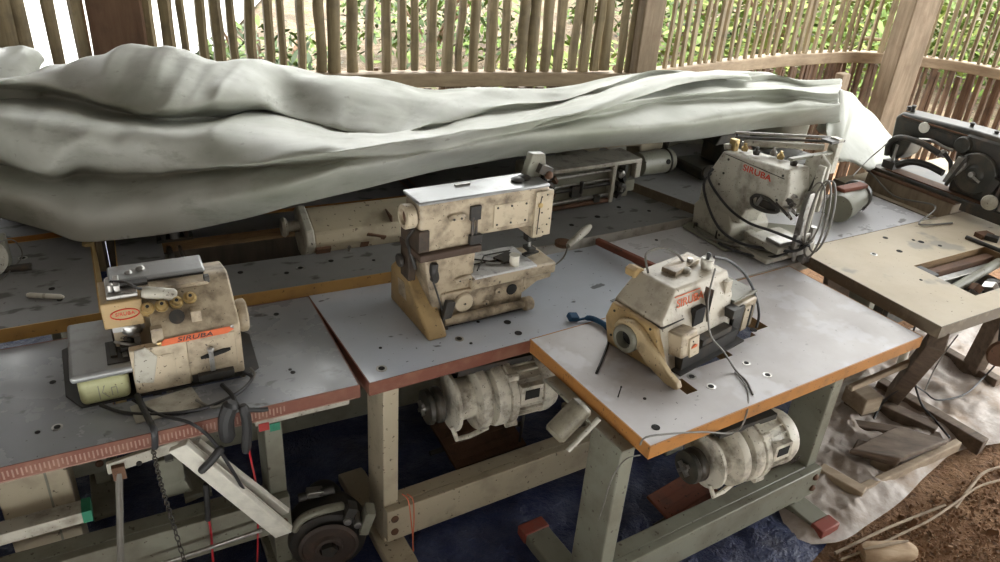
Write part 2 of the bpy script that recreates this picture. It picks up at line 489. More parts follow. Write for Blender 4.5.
bush(-.9, 8.3, 1.0, 1.0, 700, [leafd, leafg], 'low shrub behind the back fence above the tarpaulin hump', gB, z0=.25)
bush(.6, 6.8, .8, .75, 600, [leafg, leafy], 'yellow green shrub behind the back fence just left of the middle post', gB, z0=.05)
bush(1.8, 9.2, 1.3, 1.2, 800, [leafd, leafg], 'shrub on the bank above the middle post', gB, z0=.3)
bush(2.6, 8.0, 1.3, 1.5, 1300, [leafg, leafy], 'bright shrub behind the fence right of the middle post', gB, .10, z0=.2)
bush(4.1, 9.2, 1.5, 1.9, 1500, [leafy, leafg], 'bright yellow green shrub left of the corner post', gB, .11, z0=.3)
bush(5.6, 8.6, 1.3, 1.7, 1300, [leafy, leafg], 'pale yellow green shrub right of the corner post', gB, .10, z0=.2)
bush(6.6, 7.2, .9, 1.3, 900, [leafg, leafy], 'green shrub glowing through the fence at the right edge', gB, .09)
# ================================================================ GROUND SHEETS
def blue_mat():
    m, nt, b = newmat('blue_tarpaulin')
    f, _ = noise_fac(nt, 6, .42, .68, 7, .7)
    c = mixc(nt, mul(nt, f, .8), (.008, .016, .075), (.07, .09, .17))
    g, _ = noise_fac(nt, 2.5, .55, .7, 4); c = mixc(nt, mul(nt, g, .6), c, (.05, .042, .035))
    L(nt, c, b.inputs['Base Color']); b.inputs['Roughness'].default_value = .45
    h, _ = noise_fac(nt, 9, .3, .7, 6, .7); bump(nt, b, h, .6, .03)
    return m
def between(bot, top, nx, ny, zf):
    B = smooth([at(x, y, 0) for x, y in bot], 8); T = smooth([at(x, y, 0) for x, y in top], 8)
    def pick(Ps, u):
        t = u*(len(Ps)-1); i = min(int(t), len(Ps)-2); return Ps[i].lerp(Ps[i+1], t-i)
    def fn(u, v):
        p = pick(B, u).lerp(pick(T, u), v); p.z = zf(p.x, p.y, u, v); return p
    return fn
o = grid('blue_ground_tarpaulin', 140, 90, between([(-260, 640), (200, 700), (600, 680), (780, 590), (828, 545)], [(-200, 250), (100, 225), (400, 230), (700, 260), (850, 400)], 1, 1,
    lambda x, y, u, v: .012+abs(fbm(x, y, 3.5, 2))*.028+abs(fbm(x, y, 12, 6))*.006), blue_mat())
tag(o, 'crumpled dark blue tarpaulin spread on the ground under the sewing tables', 'tarpaulin')
def plastic_mat():
    m, nt, b = newmat('dusty_clear_plastic')
    f, _ = noise_fac(nt, 5, .35, .65, 7, .7)
    c = mixc(nt, f, (.27, .215, .175), (.54, .49, .455))
    g, _ = noise_fac(nt, 4, .52, .66, 5); c = mixc(nt, mul(nt, g, .7), c, (.33, .23, .15))
    L(nt, c, b.inputs['Base Color']); b.inputs['Roughness'].default_value = .62
    h, _ = noise_fac(nt, 7, .3, .7, 4, .6); bump(nt, b, h, .3, .012)
    return m
plast = plastic_mat()
def ridge(x, y, s, seed): return (1-abs(fbm(x, y, s, seed)))
o = grid('plastic_ground_sheet', 150, 110, between([(790, 550), (838, 546), (868, 528), (900, 505), (930, 475), (965, 453), (1060, 440)], [(760, 470), (800, 430), (835, 395), (865, 355), (900, 335), (950, 325), (1060, 300)], 1, 1,
    lambda x, y, u, v: .022+(ridge(x, y, 3.6, 1)*.05+ridge(x, y, 11, 8)*.006)*min(1, 6*min(u, 1-u, v, 1-v)+.05)), plast)
tag(o, 'crumpled dusty white plastic sheet on the ground under the right-hand table', 'sheet')
# ================================================================ TABLES
lam_blue = laminate('bluish_white_laminate', (.52, .56, .63), haze=(.38, .40, .43), haze_amt=.45, amt=.7, lo=.66, hi=.70, rough=.06)
lam_dim = laminate('dim_grey_laminate', (.27, .28, .30), haze=(.20, .20, .20), haze_amt=.6, amt=.7, lo=.64, hi=.69, rough=.14)
lam_dusty = laminate('dusty_lilac_laminate', (.50, .48, .48), haze=(.33, .29, .27), haze_amt=.8, amt=.5, lo=.68, hi=.73, rough=.3, patch=(.56, .55, .57), patch_lo=.52)
lam_dirty = laminate('dirty_grey_laminate', (.22, .22, .22), haze=(.15, .145, .14), haze_amt=.8, amt=.85, lo=.60, hi=.66, rough=.35)
lam_cream = laminate('stained_cream_top', (.48, .41, .30), haze=(.34, .28, .20), haze_amt=.7, amt=.6, lo=.68, hi=.74, rough=.5, patch=(.24, .23, .20), patch_lo=.57)
lam_white = laminate('white_laminate', (.64, .64, .67), haze=(.5, .49, .48), haze_amt=.4, amt=.7, lo=.64, hi=.69, rough=.2)
edge_orange = paint('orange_edge', (.40, .175, .045), dirt=(.15, .075, .035), scale=14, lo=.52, hi=.75, rough=.5, amt=.6)
edge_red = paint('red_brown_edge', (.17, .058, .036), dirt=(.26, .13, .08), scale=12, lo=.48, hi=.7, rough=.5, amt=.8)
edge_ochre = paint('ochre_edge', (.52, .31, .10), dirt=(.26, .15, .07), scale=10, lo=.5, hi=.75, rough=.5, amt=.6)
edge_dark = paint('dark_grimy_edge', (.14, .11, .075), dirt=(.32, .26, .18), scale=14, rough=.7, amt=.7)
edge_grey = paint('grey_edge', (.36, .34, .30), dirt=(.16, .14, .11), scale=12, rough=.6)
ply = wood('plywood_section', (.16, .10, .05), (.32, .20, .09), 9, (2, 2, 30), .75, dirt=(.15, .09, .05), damt=.5)
TH = .042
def slab(mb, Lx, D, t, holes, mt, ms):
    xs = sorted({0, Lx} | {h[0] for h in holes} | {h[1] for h in holes}); ys = sorted({0, D} | {h[2] for h in holes} | {h[3] for h in holes})
    filled = lambda i, j: 0 <= i < len(xs)-1 and 0 <= j < len(ys)-1 and not any(h[0] <= (xs[i]+xs[i+1])/2 <= h[1] and h[2] <= (ys[j]+ys[j+1])/2 <= h[3] for h in holes)
    c = {}
    def V(x, y, z):
        k = (round(x, 5), round(y, 5), z)
        if k not in c: c[k] = mb.bm.verts.new(k)
        return c[k]
    a, b = mb.mi(mt), mb.mi(ms)
    for i in range(len(xs)-1):
        for j in range(len(ys)-1):
            if not filled(i, j): continue
            x0, x1, y0, y1 = xs[i], xs[i+1], ys[j], ys[j+1]
            mb._face([V(x0, y0, 0), V(x1, y0, 0), V(x1, y1, 0), V(x0, y1, 0)], a)
            mb._face([V(x0, y1, -t), V(x1, y1, -t), V(x1, y0, -t), V(x0, y0, -t)], b)
            for di, dj, p, q in ((-1, 0, (x0, y1), (x0, y0)), (1, 0, (x1, y0), (x1, y1)), (0, -1, (x0, y0), (x1, y0)), (0, 1, (x1, y1), (x0, y1))):
                if not filled(i+di, j+dj): mb._face([V(*p, 0), V(*q, 0), V(*q, -t), V(*p, -t)], b)
class Table: pass
def table(loc, ang, Lx, D, label, top_m, edge_m, holes=(), spots=(), band_t=TH, cat='sewing table', group=None, name='sewing_table', bandlabel=None):
    """origin of the local frame: front-left corner of the top surface"""
    T = Table(); x, y, z = loc
    T.root = thing(name, label, cat, (x, y, 0), R(ang), group); T.z = z; T.L = Lx; T.D = D
    T.M = Matrix.Translation((x, y, z)) @ Matrix.Rotation(R(ang), 4, 'Z'); T.ang = R(ang)
    def W(u, v, w=0): return T.M @ Vector((u, v, w))
    T.W = W
    mb = MB(); slab(mb, Lx, D, band_t, holes, top_m, ply)
    T.top = part(mb, 'tabletop', T.root, loc=(0, 0, z))
    mb = MB(); e = .0035; t = band_t
    mb.bx(-e, Lx+e, -e, .0, -t, .0006, edge_m); mb.bx(-e, 0, .0, D, -t, .0006, edge_m); mb.bx(Lx, Lx+e, 0, D, -t, .0006, edge_m); mb.bx(-e, Lx+e, D, D+e, -t, .0006, edge_m)
    part(mb, 'edge_band', T.top, bandlabel)
    for (u, v, r) in spots:
        mb = MB(); mb.lathe([(r*1.0, 0), (r*1.0, .0015), (r*.72, .0018)], (u, v, -.0003), (0, 0, 1), steel if r > .012 else darkhole, 14)
        if r > .012: mb.lathe([(r*.6, 0), (r*.6, .0005)], (u, v, .0016), (0, 0, 1), darkhole, 12)
        part(mb, 'screw_hole', T.top)
    return T
def stand(T, u0, u1, vf, m, bar_z=(-.66, -.53), colw=.05, cold=.13, foot=(-.14, .38), tip=redtip, bar_v=None, foot_w=.09, top=True, legs=(1, 1), bolts=True, h=None, foot2=None):
    z = T.z if h is None else h; r = T.root
    Z = lambda w: z+w
    for k, (u, on) in enumerate(((u0, legs[0]), (u1, legs[1]))):
        if not on: continue
        mb = MB(); mb.bx(u, u+colw, vf, vf+cold, .055, z-TH-.008, m); leg = part(mb, 'leg', r, bevel=.004)
        mb = MB(); mb.bx(u-.03, u+colw+.03, vf-.03, vf+cold+.2, z-TH-.008, z-TH, m); part(mb, 'top_bracket', r, bevel=.002)
        mb = MB(); fo = foot2 if (foot2 and k) else foot; a, b = vf+fo[0], vf+fo[1]; c = u+colw/2
        mb.prism([(a, .012), (b, .012), (b, .045), (b-.04, .058), (a+.04, .058), (a, .045)], 'x', c-foot_w/2, c+foot_w/2, m); ft = part(mb, 'foot', r, bevel=.004)
        if tip is not m:
            for e0, e1 in ((a-.006, a+.045), (b-.045, b+.006)):
                mb = MB(); mb.bx(c-foot_w/2-.004, c+foot_w/2+.004, e0, e1, .004, .062, tip); part(mb, 'foot_tip', ft, 'red painted foot tip', bevel=.005)
    bv = vf if bar_v is None else bar_v
    mb = MB(); mb.bx(u0, u1+colw, bv-.03, bv-.001, Z(bar_z[0]), Z(bar_z[1]), m); mb.bx(u0+colw+.003, u1-.003, bv-.0005, bv+.05, Z(bar_z[1])-.012, Z(bar_z[1]), m)
    bar = part(mb, 'crossbar', r, bevel=.003)
    if bolts:
        for u in (u0+colw/2, u1+colw/2):
            for zz in (.3, .72):
                mb = MB(); w = Z(bar_z[0]+(bar_z[1]-bar_z[0])*zz); mb.lathe([(.013, 0), (.013, .004), (.008, .009), (.003, .010)], (u, bv-.03, w), (0, -1, 0), rust, 12); part(mb, 'bolt', bar)
    if top:
        mb = MB(); mb.bx(u0+colw, u1, vf+.02, vf+.05, z-TH-.055, z-TH-.01, m); part(mb, 'top_rail', r, bevel=.003)

ca, sa = math.cos(R(29.5)), math.sin(R(29.5))
TA = table((-.365-1.2*ca, 1.698-1.2*sa, .75), 29.5, 1.2, .52, 'grey topped sewing table at the front left carrying the overlock machine, red patterned edge', lam_dim, edge_red,
    holes=[(.60, .93, .15, .34)], spots=[(.466, .308, .008), (.474, .105, .013), (.432, .102, .006), (1.08, .446, .008), (1.051, .122, .007), (1.047, .138, .005), (.12, .4, .01)], bandlabel='red brown edge band with a pale pattern')
stand(TA, .03, .955, .10, greygreen, bar_z=(-.53, -.40), tip=greygreen)
TB = table((-.336, 1.710, .75), 32.5, 1.175, .535, 'bluish white sewing table with a red brown front edge, under the flatbed machine', lam_blue, edge_red,
    spots=[(.055, .049, .016), (.329, .096, .014), (.515, .12, .012), (.513, .05, .012), (.093, .149, .005), (.43, .16, .006), (.35, .06, .005)])
stand(TB, .06, 1.05, .05, standcream, bar_z=(-.665, -.535), tip=standcream, foot2=(0, .38))
TC = table((.417, 1.535, .752), 33.8, 1.2, .552, 'dusty white sewing table at the front centre with an orange edge and slots', lam_dusty, edge_orange,
    holes=[(.243, .285, .12, .185), (.285, .52, .205, .275), (.285, .76, .275, .36), (.60, .68, .255, .275)],
    spots=[(.318, .178, .015), (.334, .116, .015), (.524, .155, .013), (.534, .081, .014), (.698, .282, .012), (.062, .05, .012), (.12, .16, .005)])
stand(TC, -.015, .915, .08, greygreen, bar_z=(-.635, -.515))
TD = table((.655, 2.372, .756), 33.4, 1.56, .44, 'white sewing table behind the dusty front table, under the buttonhole machine', lam_white, edge_grey,
    spots=[(.15, .2, .008), (.2, .38, .007), (1.0, .32, .01), (1.08, .38, .008), (1.13, .3, .008), (.95, .2, .007)])
stand(TD, .06, 1.4, .1, greygreen, tip=greygreen)
TE = table((1.47, 2.21, .79), 31, 1.2, .62, 'stained cream sewing table at the right with an empty machine cutout and grimy edge', lam_cream, edge_dark,
    holes=[(.335, .80, .09, .34)], spots=[(.25, .25, .006), (.27, .47, .014), (.40, .45, .012), (.46, .56, .011), (.56, .50, .007), (.575, .475, .012), (.62, .42, .008)], band_t=.045)
# row behind
TR2a = table((-1.17-1.2*math.cos(R(30)), 1.895-1.2*math.sin(R(30)), .79), 30, 1.2, .58, 'dirty grey sewing table at the far left with an ochre front edge', lam_dirty, edge_ochre,
    spots=[(.85, .12, .012), (.9, .3, .01), (1.0, .45, .015), (1.1, .12, .008), (.98, .38, .012), (1.08, .2, .009)])
stand(TR2a, .1, 1.08, .12, greygreen, tip=greygreen)
TR2b = table((-1.105, 1.903, .79), 28, 1.175, .60, 'dirty grey sewing table behind the overlock with an ochre edge, its machine tipped back', lam_dirty, edge_ochre,
    holes=[(.145, 1.13, .215, .46)], spots=[(.3, .12, .011), (.36, .15, .009), (.5, .1, .008), (.55, .12, .014), (.66, .14, .009), (.8, .1, .006), (1.1, .15, .008)])
stand(TR2b, .1, 1.05, .12, greygreen, tip=greygreen)
TR2c = table((-.05, 2.465, .79), 32, 1.19, .58, 'dirty grey sewing table behind the flatbed machine, under the machine lying on its back', lam_dirty, edge_grey,
    spots=[(.6, .15, .012), (.75, .2, .01), (.85, .12, .008), (.95, .3, .012), (.45, .12, .01)])
stand(TR2c, .1, 1.05, .12, greygreen, tip=greygreen)
pr = at(640, 185, .83); pf = at(706, 209, .83); dd = (pr-pf); angd = math.degrees(math.atan2(dd.y, dd.x))-90
TR2d = table((pf.x, pf.y, .83), angd, 1.15, .56, 'dark grey sewing table set higher, behind the buttonhole machine', lam_dirty, edge_dark, band_t=.05)
stand(TR2d, .1, 1.0, .12, greygreen, tip=greygreen)
# pale printed pattern on the red edge of the overlock table (a strip of tape with an H-like print)
mb = MB(); tapem = plain('pale_print', (.34, .20, .15), .6)
k = 0; u = .0
while u < 1.0:
    lo = -.033 if k % 2 else -.027
    mb.bx(u, u+.0036, -.0052, -.0044, lo, -.010, tapem)
    u += .0092; k += 1
mb.bx(0, 1.19, -.0052, -.0044, -.0405, -.0375, tapem)
part(mb, 'printed_pattern', TA.top, 'pale printed pattern on the red edge')

# ================================================================ BIG WHITE TARPAULIN
def tarp_mat():
    m, nt, b = newmat('white_tarpaulin')
    f, _ = noise_fac(nt, 1.6, .38, .66, 6, .6)
    c = mixc(nt, f, (.54, .55, .50), (.31, .325, .26))
    g, _ = noise_fac(nt, 6, .55, .72, 7, .7, stretch=(1, 1, 2.5)); c = mixc(nt, mul(nt, g, .7), c, (.25, .25, .20))
    d, _ = noise_fac(nt, 26, .68, .73, 3); c = mixc(nt, mul(nt, d, .5), c, (.22, .20, .16))
    L(nt, c, b.inputs['Base Color']); b.inputs['Roughness'].default_value = .5
    h, _ = noise_fac(nt, 3.5, .3, .7, 3, .45, stretch=(.6, 1, 1)); bump(nt, b, h, .25, .03)
    return m
tarpm = tarp_mat()
def loft_rows(name, rows, m, nsub=(5, 7), disp=None, parent=None, solid=.003, wav=None):
    """rows: list of lists of 3D points (same count)"""
    cols = [smooth(r, nsub[0]) for r in rows]; nc = len(cols[0]); full = []
    lines = [smooth([cols[j][i] for j in range(len(rows))], nsub[1]) for i in range(nc)]
    nr = len(lines[0]); mb = MB(); mi = mb.mi(m); V = []
    for j in range(nr):
        row = []
        for i in range(nc):
            p = lines[i][j].copy()
            if disp: p += disp(p, i/(nc-1), j/(nr-1))
            row.append(mb.bm.verts.new(p))
        V.append(row)
    for j in range(nr-1):
        for i in range(nc-1): mb._face([V[j][i], V[j][i+1], V[j+1][i+1], V[j+1][i]], mi)
    return mb.build(name, parent, angle=180, solid=solid)
XS = [-70, 0, 45, 80, 115, 150, 185, 220, 260, 300, 345, 390, 430, 470, 515, 560, 605, 650, 690, 730, 770, 805, 840]
def row(ys, zs): return [at(x, y, z) for x, y, z in zip(XS, ys, zs)]
import itertools
def ip(keys):
    """piecewise-linear value over XS from {x: value}"""
    ks = sorted(keys); out = []
    for x in XS:
        if x <= ks[0]: out.append(keys[ks[0]]); continue
        if x >= ks[-1]: out.append(keys[ks[-1]]); continue
        for a, b in zip(ks, ks[1:]):
            if a <= x <= b: out.append(keys[a]+(keys[b]-keys[a])*(x-a)/(b-a)); break
    return out
hem_y = ip({-70: 205, 0: 218, 45: 230, 80: 242, 120: 240, 180: 232, 260: 215, 345: 193, 430: 172, 515: 157, 605: 147, 690: 140, 770: 128, 840: 122})
hem_z = ip({-70: .84, 80: .85, 150: .87, 260: .95, 345: 1.0, 430: 1.05, 560: 1.07, 840: 1.08})
r1_y = ip({-70: 175, 80: 205, 150: 200, 260: 188, 345: 172, 430: 156, 515: 143, 605: 133, 690: 122, 770: 112, 840: 108})
r1_z = [z+.125 for z in hem_z]
# crease under the bulge
r2_y = ip({-70: 150, 45: 176, 80: 170, 150: 172, 260: 166, 345: 158, 430: 148, 515: 134, 605: 116, 650: 104, 690: 100, 730: 98, 770: 96, 840: 98})
r2_z = [z+(.125 if x < 200 else .125+.03*min(1, (x-200)/150)) for x, z in zip(XS, hem_z)]
r2b_y = [y-9 for y in r2_y]; r2b_z = [z+.195 for z in hem_z]
# bright rolling crest
r3_y = ip({-70: 115, 45: 122, 80: 128, 150: 130, 220: 128, 260: 130, 300: 138, 345: 145, 390: 144, 430: 139, 470: 131, 515: 122, 560: 114, 605: 98, 650: 80, 690: 78, 730: 88, 770: 86, 805: 88, 840: 90})
r3_z = ip({-70: 1.16, 80: 1.16, 260: 1.16, 345: 1.18, 430: 1.2, 560: 1.22, 650: 1.26, 690: 1.25, 770: 1.22, 840: 1.2})
# valley behind the crest
r4_y = ip({-70: 95, 45: 96, 80: 102, 150: 116, 190: 116, 260: 108, 300: 120, 345: 132, 390: 136, 430: 131, 470: 120, 515: 112, 560: 104, 605: 90, 650: 76, 690: 75, 730: 80, 770: 80, 805: 86, 840: 86})
r4_z = ip({-70: 1.13, 80: 1.12, 150: 1.12, 260: 1.11, 345: 1.08, 430: 1.08, 560: 1.12, 605: 1.2, 690: 1.24, 840: 1.2})
r5_y = ip({-70: 88, 0: 82, 45: 68, 80: 59, 115: 49, 150: 47, 185: 57, 220: 65, 260: 66, 300: 74, 345: 83, 390: 89, 430: 96, 470: 94, 515: 93, 560: 92, 590: 87, 605: 82, 650: 74, 690: 73, 730: 72, 770: 73, 805: 84, 840: 84})
r5_z = ip({-70: 1.2, 45: 1.24, 115: 1.32, 150: 1.33, 220: 1.27, 300: 1.22, 390: 1.16, 470: 1.13, 560: 1.14, 650: 1.22, 730: 1.25, 770: 1.24, 840: 1.2})
r4b_y = [y-(12 if x < 300 else 5) for x, y in zip(XS, r4_y)]; r4b_z = [z+(.085 if x < 300 else .02) for x, z in zip(XS, r4_z)]
rows = [row(hem_y, hem_z), row(r1_y, r1_z), row(r2_y, r2_z), row(r2b_y, r2b_z), row(r3_y, r3_z), row(r4_y, r4_z), row(r4b_y, r4b_z), row(r5_y, r5_z)]
back = [p+Vector((-.02, .14, -.06)) for p in rows[-1]]; back2 = [p+Vector((-.03, .20, -.45)) for p in rows[-1]]
rows += [back, back2]
tr = random.Random(11)
FOLDS = [(tr.gauss(0, .6), tr.uniform(1.5, 7.5), tr.random(), tr.uniform(.5, 1)) for _ in range(12)]
def tri(x): return abs((x % 1)-.5)*2
def tdisp(p, u, v):
    """creased sheet: sharp-crested folds running mostly along the length, each strong only in places"""
    s, t = u*3.6, v*1.3
    w = min(1, v*5+.25); d = 0
    for k, (a, f, ph, am) in enumerate(FOLDS):
        q = s*math.sin(a)*.8+t*math.cos(a)*1.0+.10*fbm(s, t, 1.3, k)
        mask = max(0, fbm(s*.7+k*3.1, t, 1.1, k*5.)+.12)
        d += am*(.5-tri(q*f+ph)**.8)*mask/f*.15
    d += fbm(s, t*1.5, 1.2, 4, 3)*.02
    return Vector((0, -.45, .9))*d*w
tarp = loft_rows('white_tarpaulin', rows, tarpm, nsub=(12, 11), disp=tdisp)
tag(tarp, 'big crumpled dusty white tarpaulin draped over the back rows of machines', 'tarpaulin')
# its right end falling to the ground in stiff folds
E1 = [at(838, 86, 1.2), at(850, 93, 1.17), at(862, 103, 1.08), at(874, 116, 1.0), at(886, 130, .92), at(893, 142, .86)]
E3 = [at(826, 130, 1.06), at(832, 150, .98), at(842, 160, .94), at(858, 165, .9), at(874, 168, .87), at(888, 166, .84)]
E2 = [(a.lerp(b, .5)+Vector((.0, -.06 if i % 2 else .05, 0))) for i, (a, b) in enumerate(zip(E1, E3))]
E0 = [p+Vector((.0, .12, -.25)) for p in E1]
fold = loft_rows('falling_fold', [E0, E1, E2, E3], tarpm, nsub=(4, 6), parent=tarp, disp=lambda p, u, v: Vector((-.3, -1, 0))*(math.sin(u*17+v*2)*.04+fbm(p.x, p.z, 6, 4)*.02))
fold['label'] = 'right end of the tarpaulin falling in stiff folds'
# flap folded over along the right half
FL = [[at(x, y, z) for x, y, z in ((505, 134, 1.20), (545, 126, 1.24), (590, 114, 1.26), (635, 98, 1.28), (680, 84, 1.29), (720, 79, 1.28), (752, 80, 1.25))],
      [at(x, y, z) for x, y, z in ((500, 131, 1.205), (540, 120, 1.245), (585, 107, 1.27), (630, 91, 1.295), (672, 78, 1.31), (715, 74, 1.30), (750, 76, 1.27))],
      [at(x, y, z) for x, y, z in ((498, 128, 1.2), (535, 114, 1.2), (580, 99, 1.22), (625, 84, 1.25), (668, 74, 1.26), (712, 71, 1.25), (748, 74, 1.23))]]
fp = loft_rows('folded_flap', FL, tarpm, nsub=(6, 6), parent=tarp, disp=lambda p, u, v: Vector((0, -.3, 1))*fbm(p.x, p.y, 7, 3)*.006)
# second sheet showing behind at the far left
Q = [[at(-60, 60, 1.2), at(-10, 55, 1.22), at(12, 55, 1.22), at(27, 60, 1.2), at(36, 72, 1.16)],
     [at(-60, 100, 1.12), at(-10, 84, 1.16), at(8, 84, 1.15), at(20, 80, 1.15), at(34, 76, 1.14)],
     [at(-60, 130, 1.0), at(-10, 112, 1.02), at(5, 108, 1.02), at(15, 96, 1.05), at(30, 84, 1.08)]]
Q = [[p+Vector((-.05, .16, .0)) for p in Q[0]], Q[0], Q[1], Q[2]]
q = loft_rows('folded_sheet', Q, tarpm, nsub=(5, 5), disp=lambda p, u, v: Vector((0, 0, 1))*fbm(p.x, p.y+p.z, 5, 14)*.02)
tag(q, 'grey green folded sheet end showing behind the big tarpaulin at the far left', 'sheet')
# ================================================================ MACHINES
def screw(mb, p, d, r=.005, m=None, h=.003):
    mb.lathe([(r, 0), (r, h*.7), (r*.6, h)], p, d, m or darkiron, 8)
def on(T, u, v, name, label, cat='sewing machine', yaw=0, z=0, group=None):
    return thing(name, label, cat, T.W(u, v, z), T.ang+R(yaw), group)

# ---------------- overlock machine on the front left table
M = on(TA, .53, .155, 'overlock_machine', 'cream overlock machine with red lettered stripe and steel cloth plate on the front left table')
mb = MB(); mb.prism([(-.035, .07), (.0, .004), (.41, .0), (.44, .02), (.45, .20), (.36, .33), (.02, .34), (-.04, .30)], 'z', .0005, .005, greasy); part(mb, 'drip_pan', M, bevel=.0015)
# front left support box
mb = MB(); mb.bx(.0, .117, 0, .26, .0055, .082, yellowish); bxp = part(mb, 'looper_box', M, 'pale yellow box under the cloth plate', bevel=.016, seg=4)
mb = MB()
for pts in ([(.045, .02), (.045, .062)], [(.060, .06), (.052, .04), (.066, .022)], [(.074, .026), (.074, .05)], [(.074, .05), (.086, .05), (.086, .028)]):
    mb.tube([(a, -.0004, b) for a, b in pts], .0011, greygreen, 5)
part(mb, 'scribble', bxp, 'faint green pen marks')
mb = MB(); mb.bx(-.012, .135, -.006, .262, .082, .104, platesteel); part(mb, 'cloth_plate', M, 'worn steel cloth plate with rounded corner', bevel=.009, seg=3)
mb = MB(); mb.bx(.075, .134, .02, .13, .1035, .106, greasy); mb.bx(.085, .10, .05, .12, .105, .110, darkiron); mb.bx(.112, .124, .04, .11, .105, .110, steel); part(mb, 'needle_plate', M, bevel=.001)
# main body
mb = MB()
mb.prism([(.0, .014), (.26, .014), (.27, .10), (.27, .225), (.15, .258), (.125, .255), (.02, .185), (.0, .165)], 'x', .19, .40, cream); body = part(mb, 'body', M, bevel=.006, seg=3)
mb = MB(); mb.prism([(.10, .03), (.26, .03), (.27, .225), (.15, .258), (.125, .255), (.09, .22)], 'x', .10, .195, cream); part(mb, 'rear_body', M, bevel=.005)
# front cover and its seams
mb = MB(); mb.bx(.128, .262, -.006, .02, .014, .148, cream_clean); cov = part(mb, 'front_cover', M, bevel=.004)
mb = MB(); mb.bx(.165, .23, -.0085, -.004, .052, .122, cream_clean); part(mb, 'raised_panel', cov, bevel=.002)
mb = MB(); mb.bx(.262, .384, -.004, .01, .04, .15, cream); part(mb, 'looper_cover', M, bevel=.003)
mb = MB(); mb.bx(.265, .36, -.003, .02, .013, .036, greasy); part(mb, 'lower_shadow_gap', M)
# blue grey fabric guide
mb = MB(); mb.prism([(.128, .055), (.172, .045), (.19, .12), (.165, .155), (.14, .15)], 'y', -.012, -.006, greywhite); part(mb, 'cloth_guard', M, 'pale blue grey swing guard', bevel=.002)
# head box with oval badge
mb = MB(); mb.bx(.083, .178, .070, .20, .176, .250, tanp); hb = part(mb, 'needle_head', M, 'tan head cover with oval badge', bevel=.004)
mb = MB(); ring = [(.135+.033*math.cos(t), .069, .214+.0145*math.sin(t)) for t in (i*math.pi/14 for i in range(29))]
mb.tube(ring, .0016, logo_red, 6); part(mb, 'oval_badge', hb)
lettering('badge_lettering', 'SIRUBA', .0135, logo_red, hb, (.135, .0695, .2145), (R(90), 0, 0), sx=1.05)
mb = MB(); mb.bx(.10, .172, .085, .19, .248, .262, steel); mb.cyl((.112, .11, .255), (.112, .11, .285), .008, steel); mb.bx(.12, .135, .1, .16, .26, .282, steel); part(mb, 'needle_bar_cap', M, bevel=.002)
mb = MB(); mb.bx(.10, .175, .08, .17, .158, .178, steel); mb.lathe([(.026, 0), (.03, .02), (.026, .03)], (.145, .10, .145), (0, 0, 1), steel, 16); mb.bx(.145, .16, .06, .09, .11, .15, steel); mb.bx(.11, .142, .06, .12, .107, .122, greasy)
mb.cyl((.135, .09, .10), (.135, .09, .16), .004, steel); mb.cyl((.15, .10, .11), (.125, .075, .14), .006, darkiron); mb.bx(.095, .175, .12, .17, .105, .16, greasy)
part(mb, 'presser_foot', M)
mb = MB(); mb.tube(smooth([(.10, .075, .135), (.12, .05, .14), (.14, .055, .13), (.155, .07, .12)], 5), .004, steel, 6); part(mb, 'foot_lever', M)
# tensioners
n = Vector((0, -.75, .66)).normalized()
for i, (x, y, z) in enumerate([(.188, .075, .212), (.222, .078, .212), (.258, .08, .214), (.292, .085, .218)]):
    mb = MB(); mb.lathe([(.019, 0), (.019, .006), (.010, .008), (.010, .012), (.017, .014), (.017, .019), (.012, .021), (.012, .036), (.008, .043), (.002, .043)], (x, y, z), n, brass, 14)
    mb.lathe([(.0045, .0415), (.0045, .0435)], (x, y, z), n, darkhole, 10); part(mb, 'thread_tensioner', M, 'brass tension knob')
mb = MB(); mb.lathe([(.019, 0), (.019, .004), (.001, .005)], (.252, .035, .2), n, darkiron, 18); part(mb, 'oil_sight', M, 'dark round oil window', )
mb = MB(); mb.bx(.185, .212, .0, .02, .155, .195, cream); mb.bx(.285, .31, .02, .05, .185, .215, cream); part_each(mb, 'guide_bracket', M)
# red stripe label with lettering
mb = MB(); t = Vector((0, .3, .4)).normalized()
mb.prism([(.195, .152), (.208, .146), (.365, .149), (.382, .158), (.372, .168), (.215, .165)], 'y', -.0056, -.0042, logo_orange); st = part(mb, 'name_stripe', M, 'orange red name stripe with black letters')
lettering('stripe_lettering', 'SIRUBA', .018, logo_black, st, (.285, -.006, .1565), (R(90), 0, -R(0)), sx=1.5, shear=.2)
mb = MB()
screw(mb, (.20, -.006, .155), (0, -1, 0), .006, brass); screw(mb, (.378, -.006, .168), (0, -1, 0), .005, steel); part_each(mb, 'screw', st)
# steel top covers
mb = MB(); mb.bx(.11, .345, .145, .235, .258, .272, platesteel); part(mb, 'top_cover', M, 'worn steel top cover', bevel=.006)
mb = MB(); mb.bx(.20, .345, .10, .145, .245, .257, cream); mb.bx(.19, .34, .142, .146, .254, .262, greasy); mb.sph((.19, .19, .275), .012, steel, (1, 1, .7)); mb.sph((.16, .18, .273), .01, steel, (1, 1, .7)); mb.bx(.335, .349, .10, .12, .25, .268, darkiron); part(mb, 'thread_plate', M, bevel=.002)
mb = MB(); mb.bx(.12, .20, .12, .145, .262, .27, greasy); mb.tube(smooth([(.115, .13, .28), (.15, .11, .282), (.175, .09, .27), (.19, .1, .262)], 5), .004, greasy, 6); part(mb, 'thread_lever', M)
# white tube lying over the tensioners
mb = MB(); a = Vector((.182, .082, .262)); b = Vector((.262, .066, .247)); mb.tube([a, a+(b-a)*.1, a+(b-a)*.9, b], [.012, .016, .016, .010], greywhite, 12); part(mb, 'white_tube', M, 'pale grey tube lying across the tension knobs')
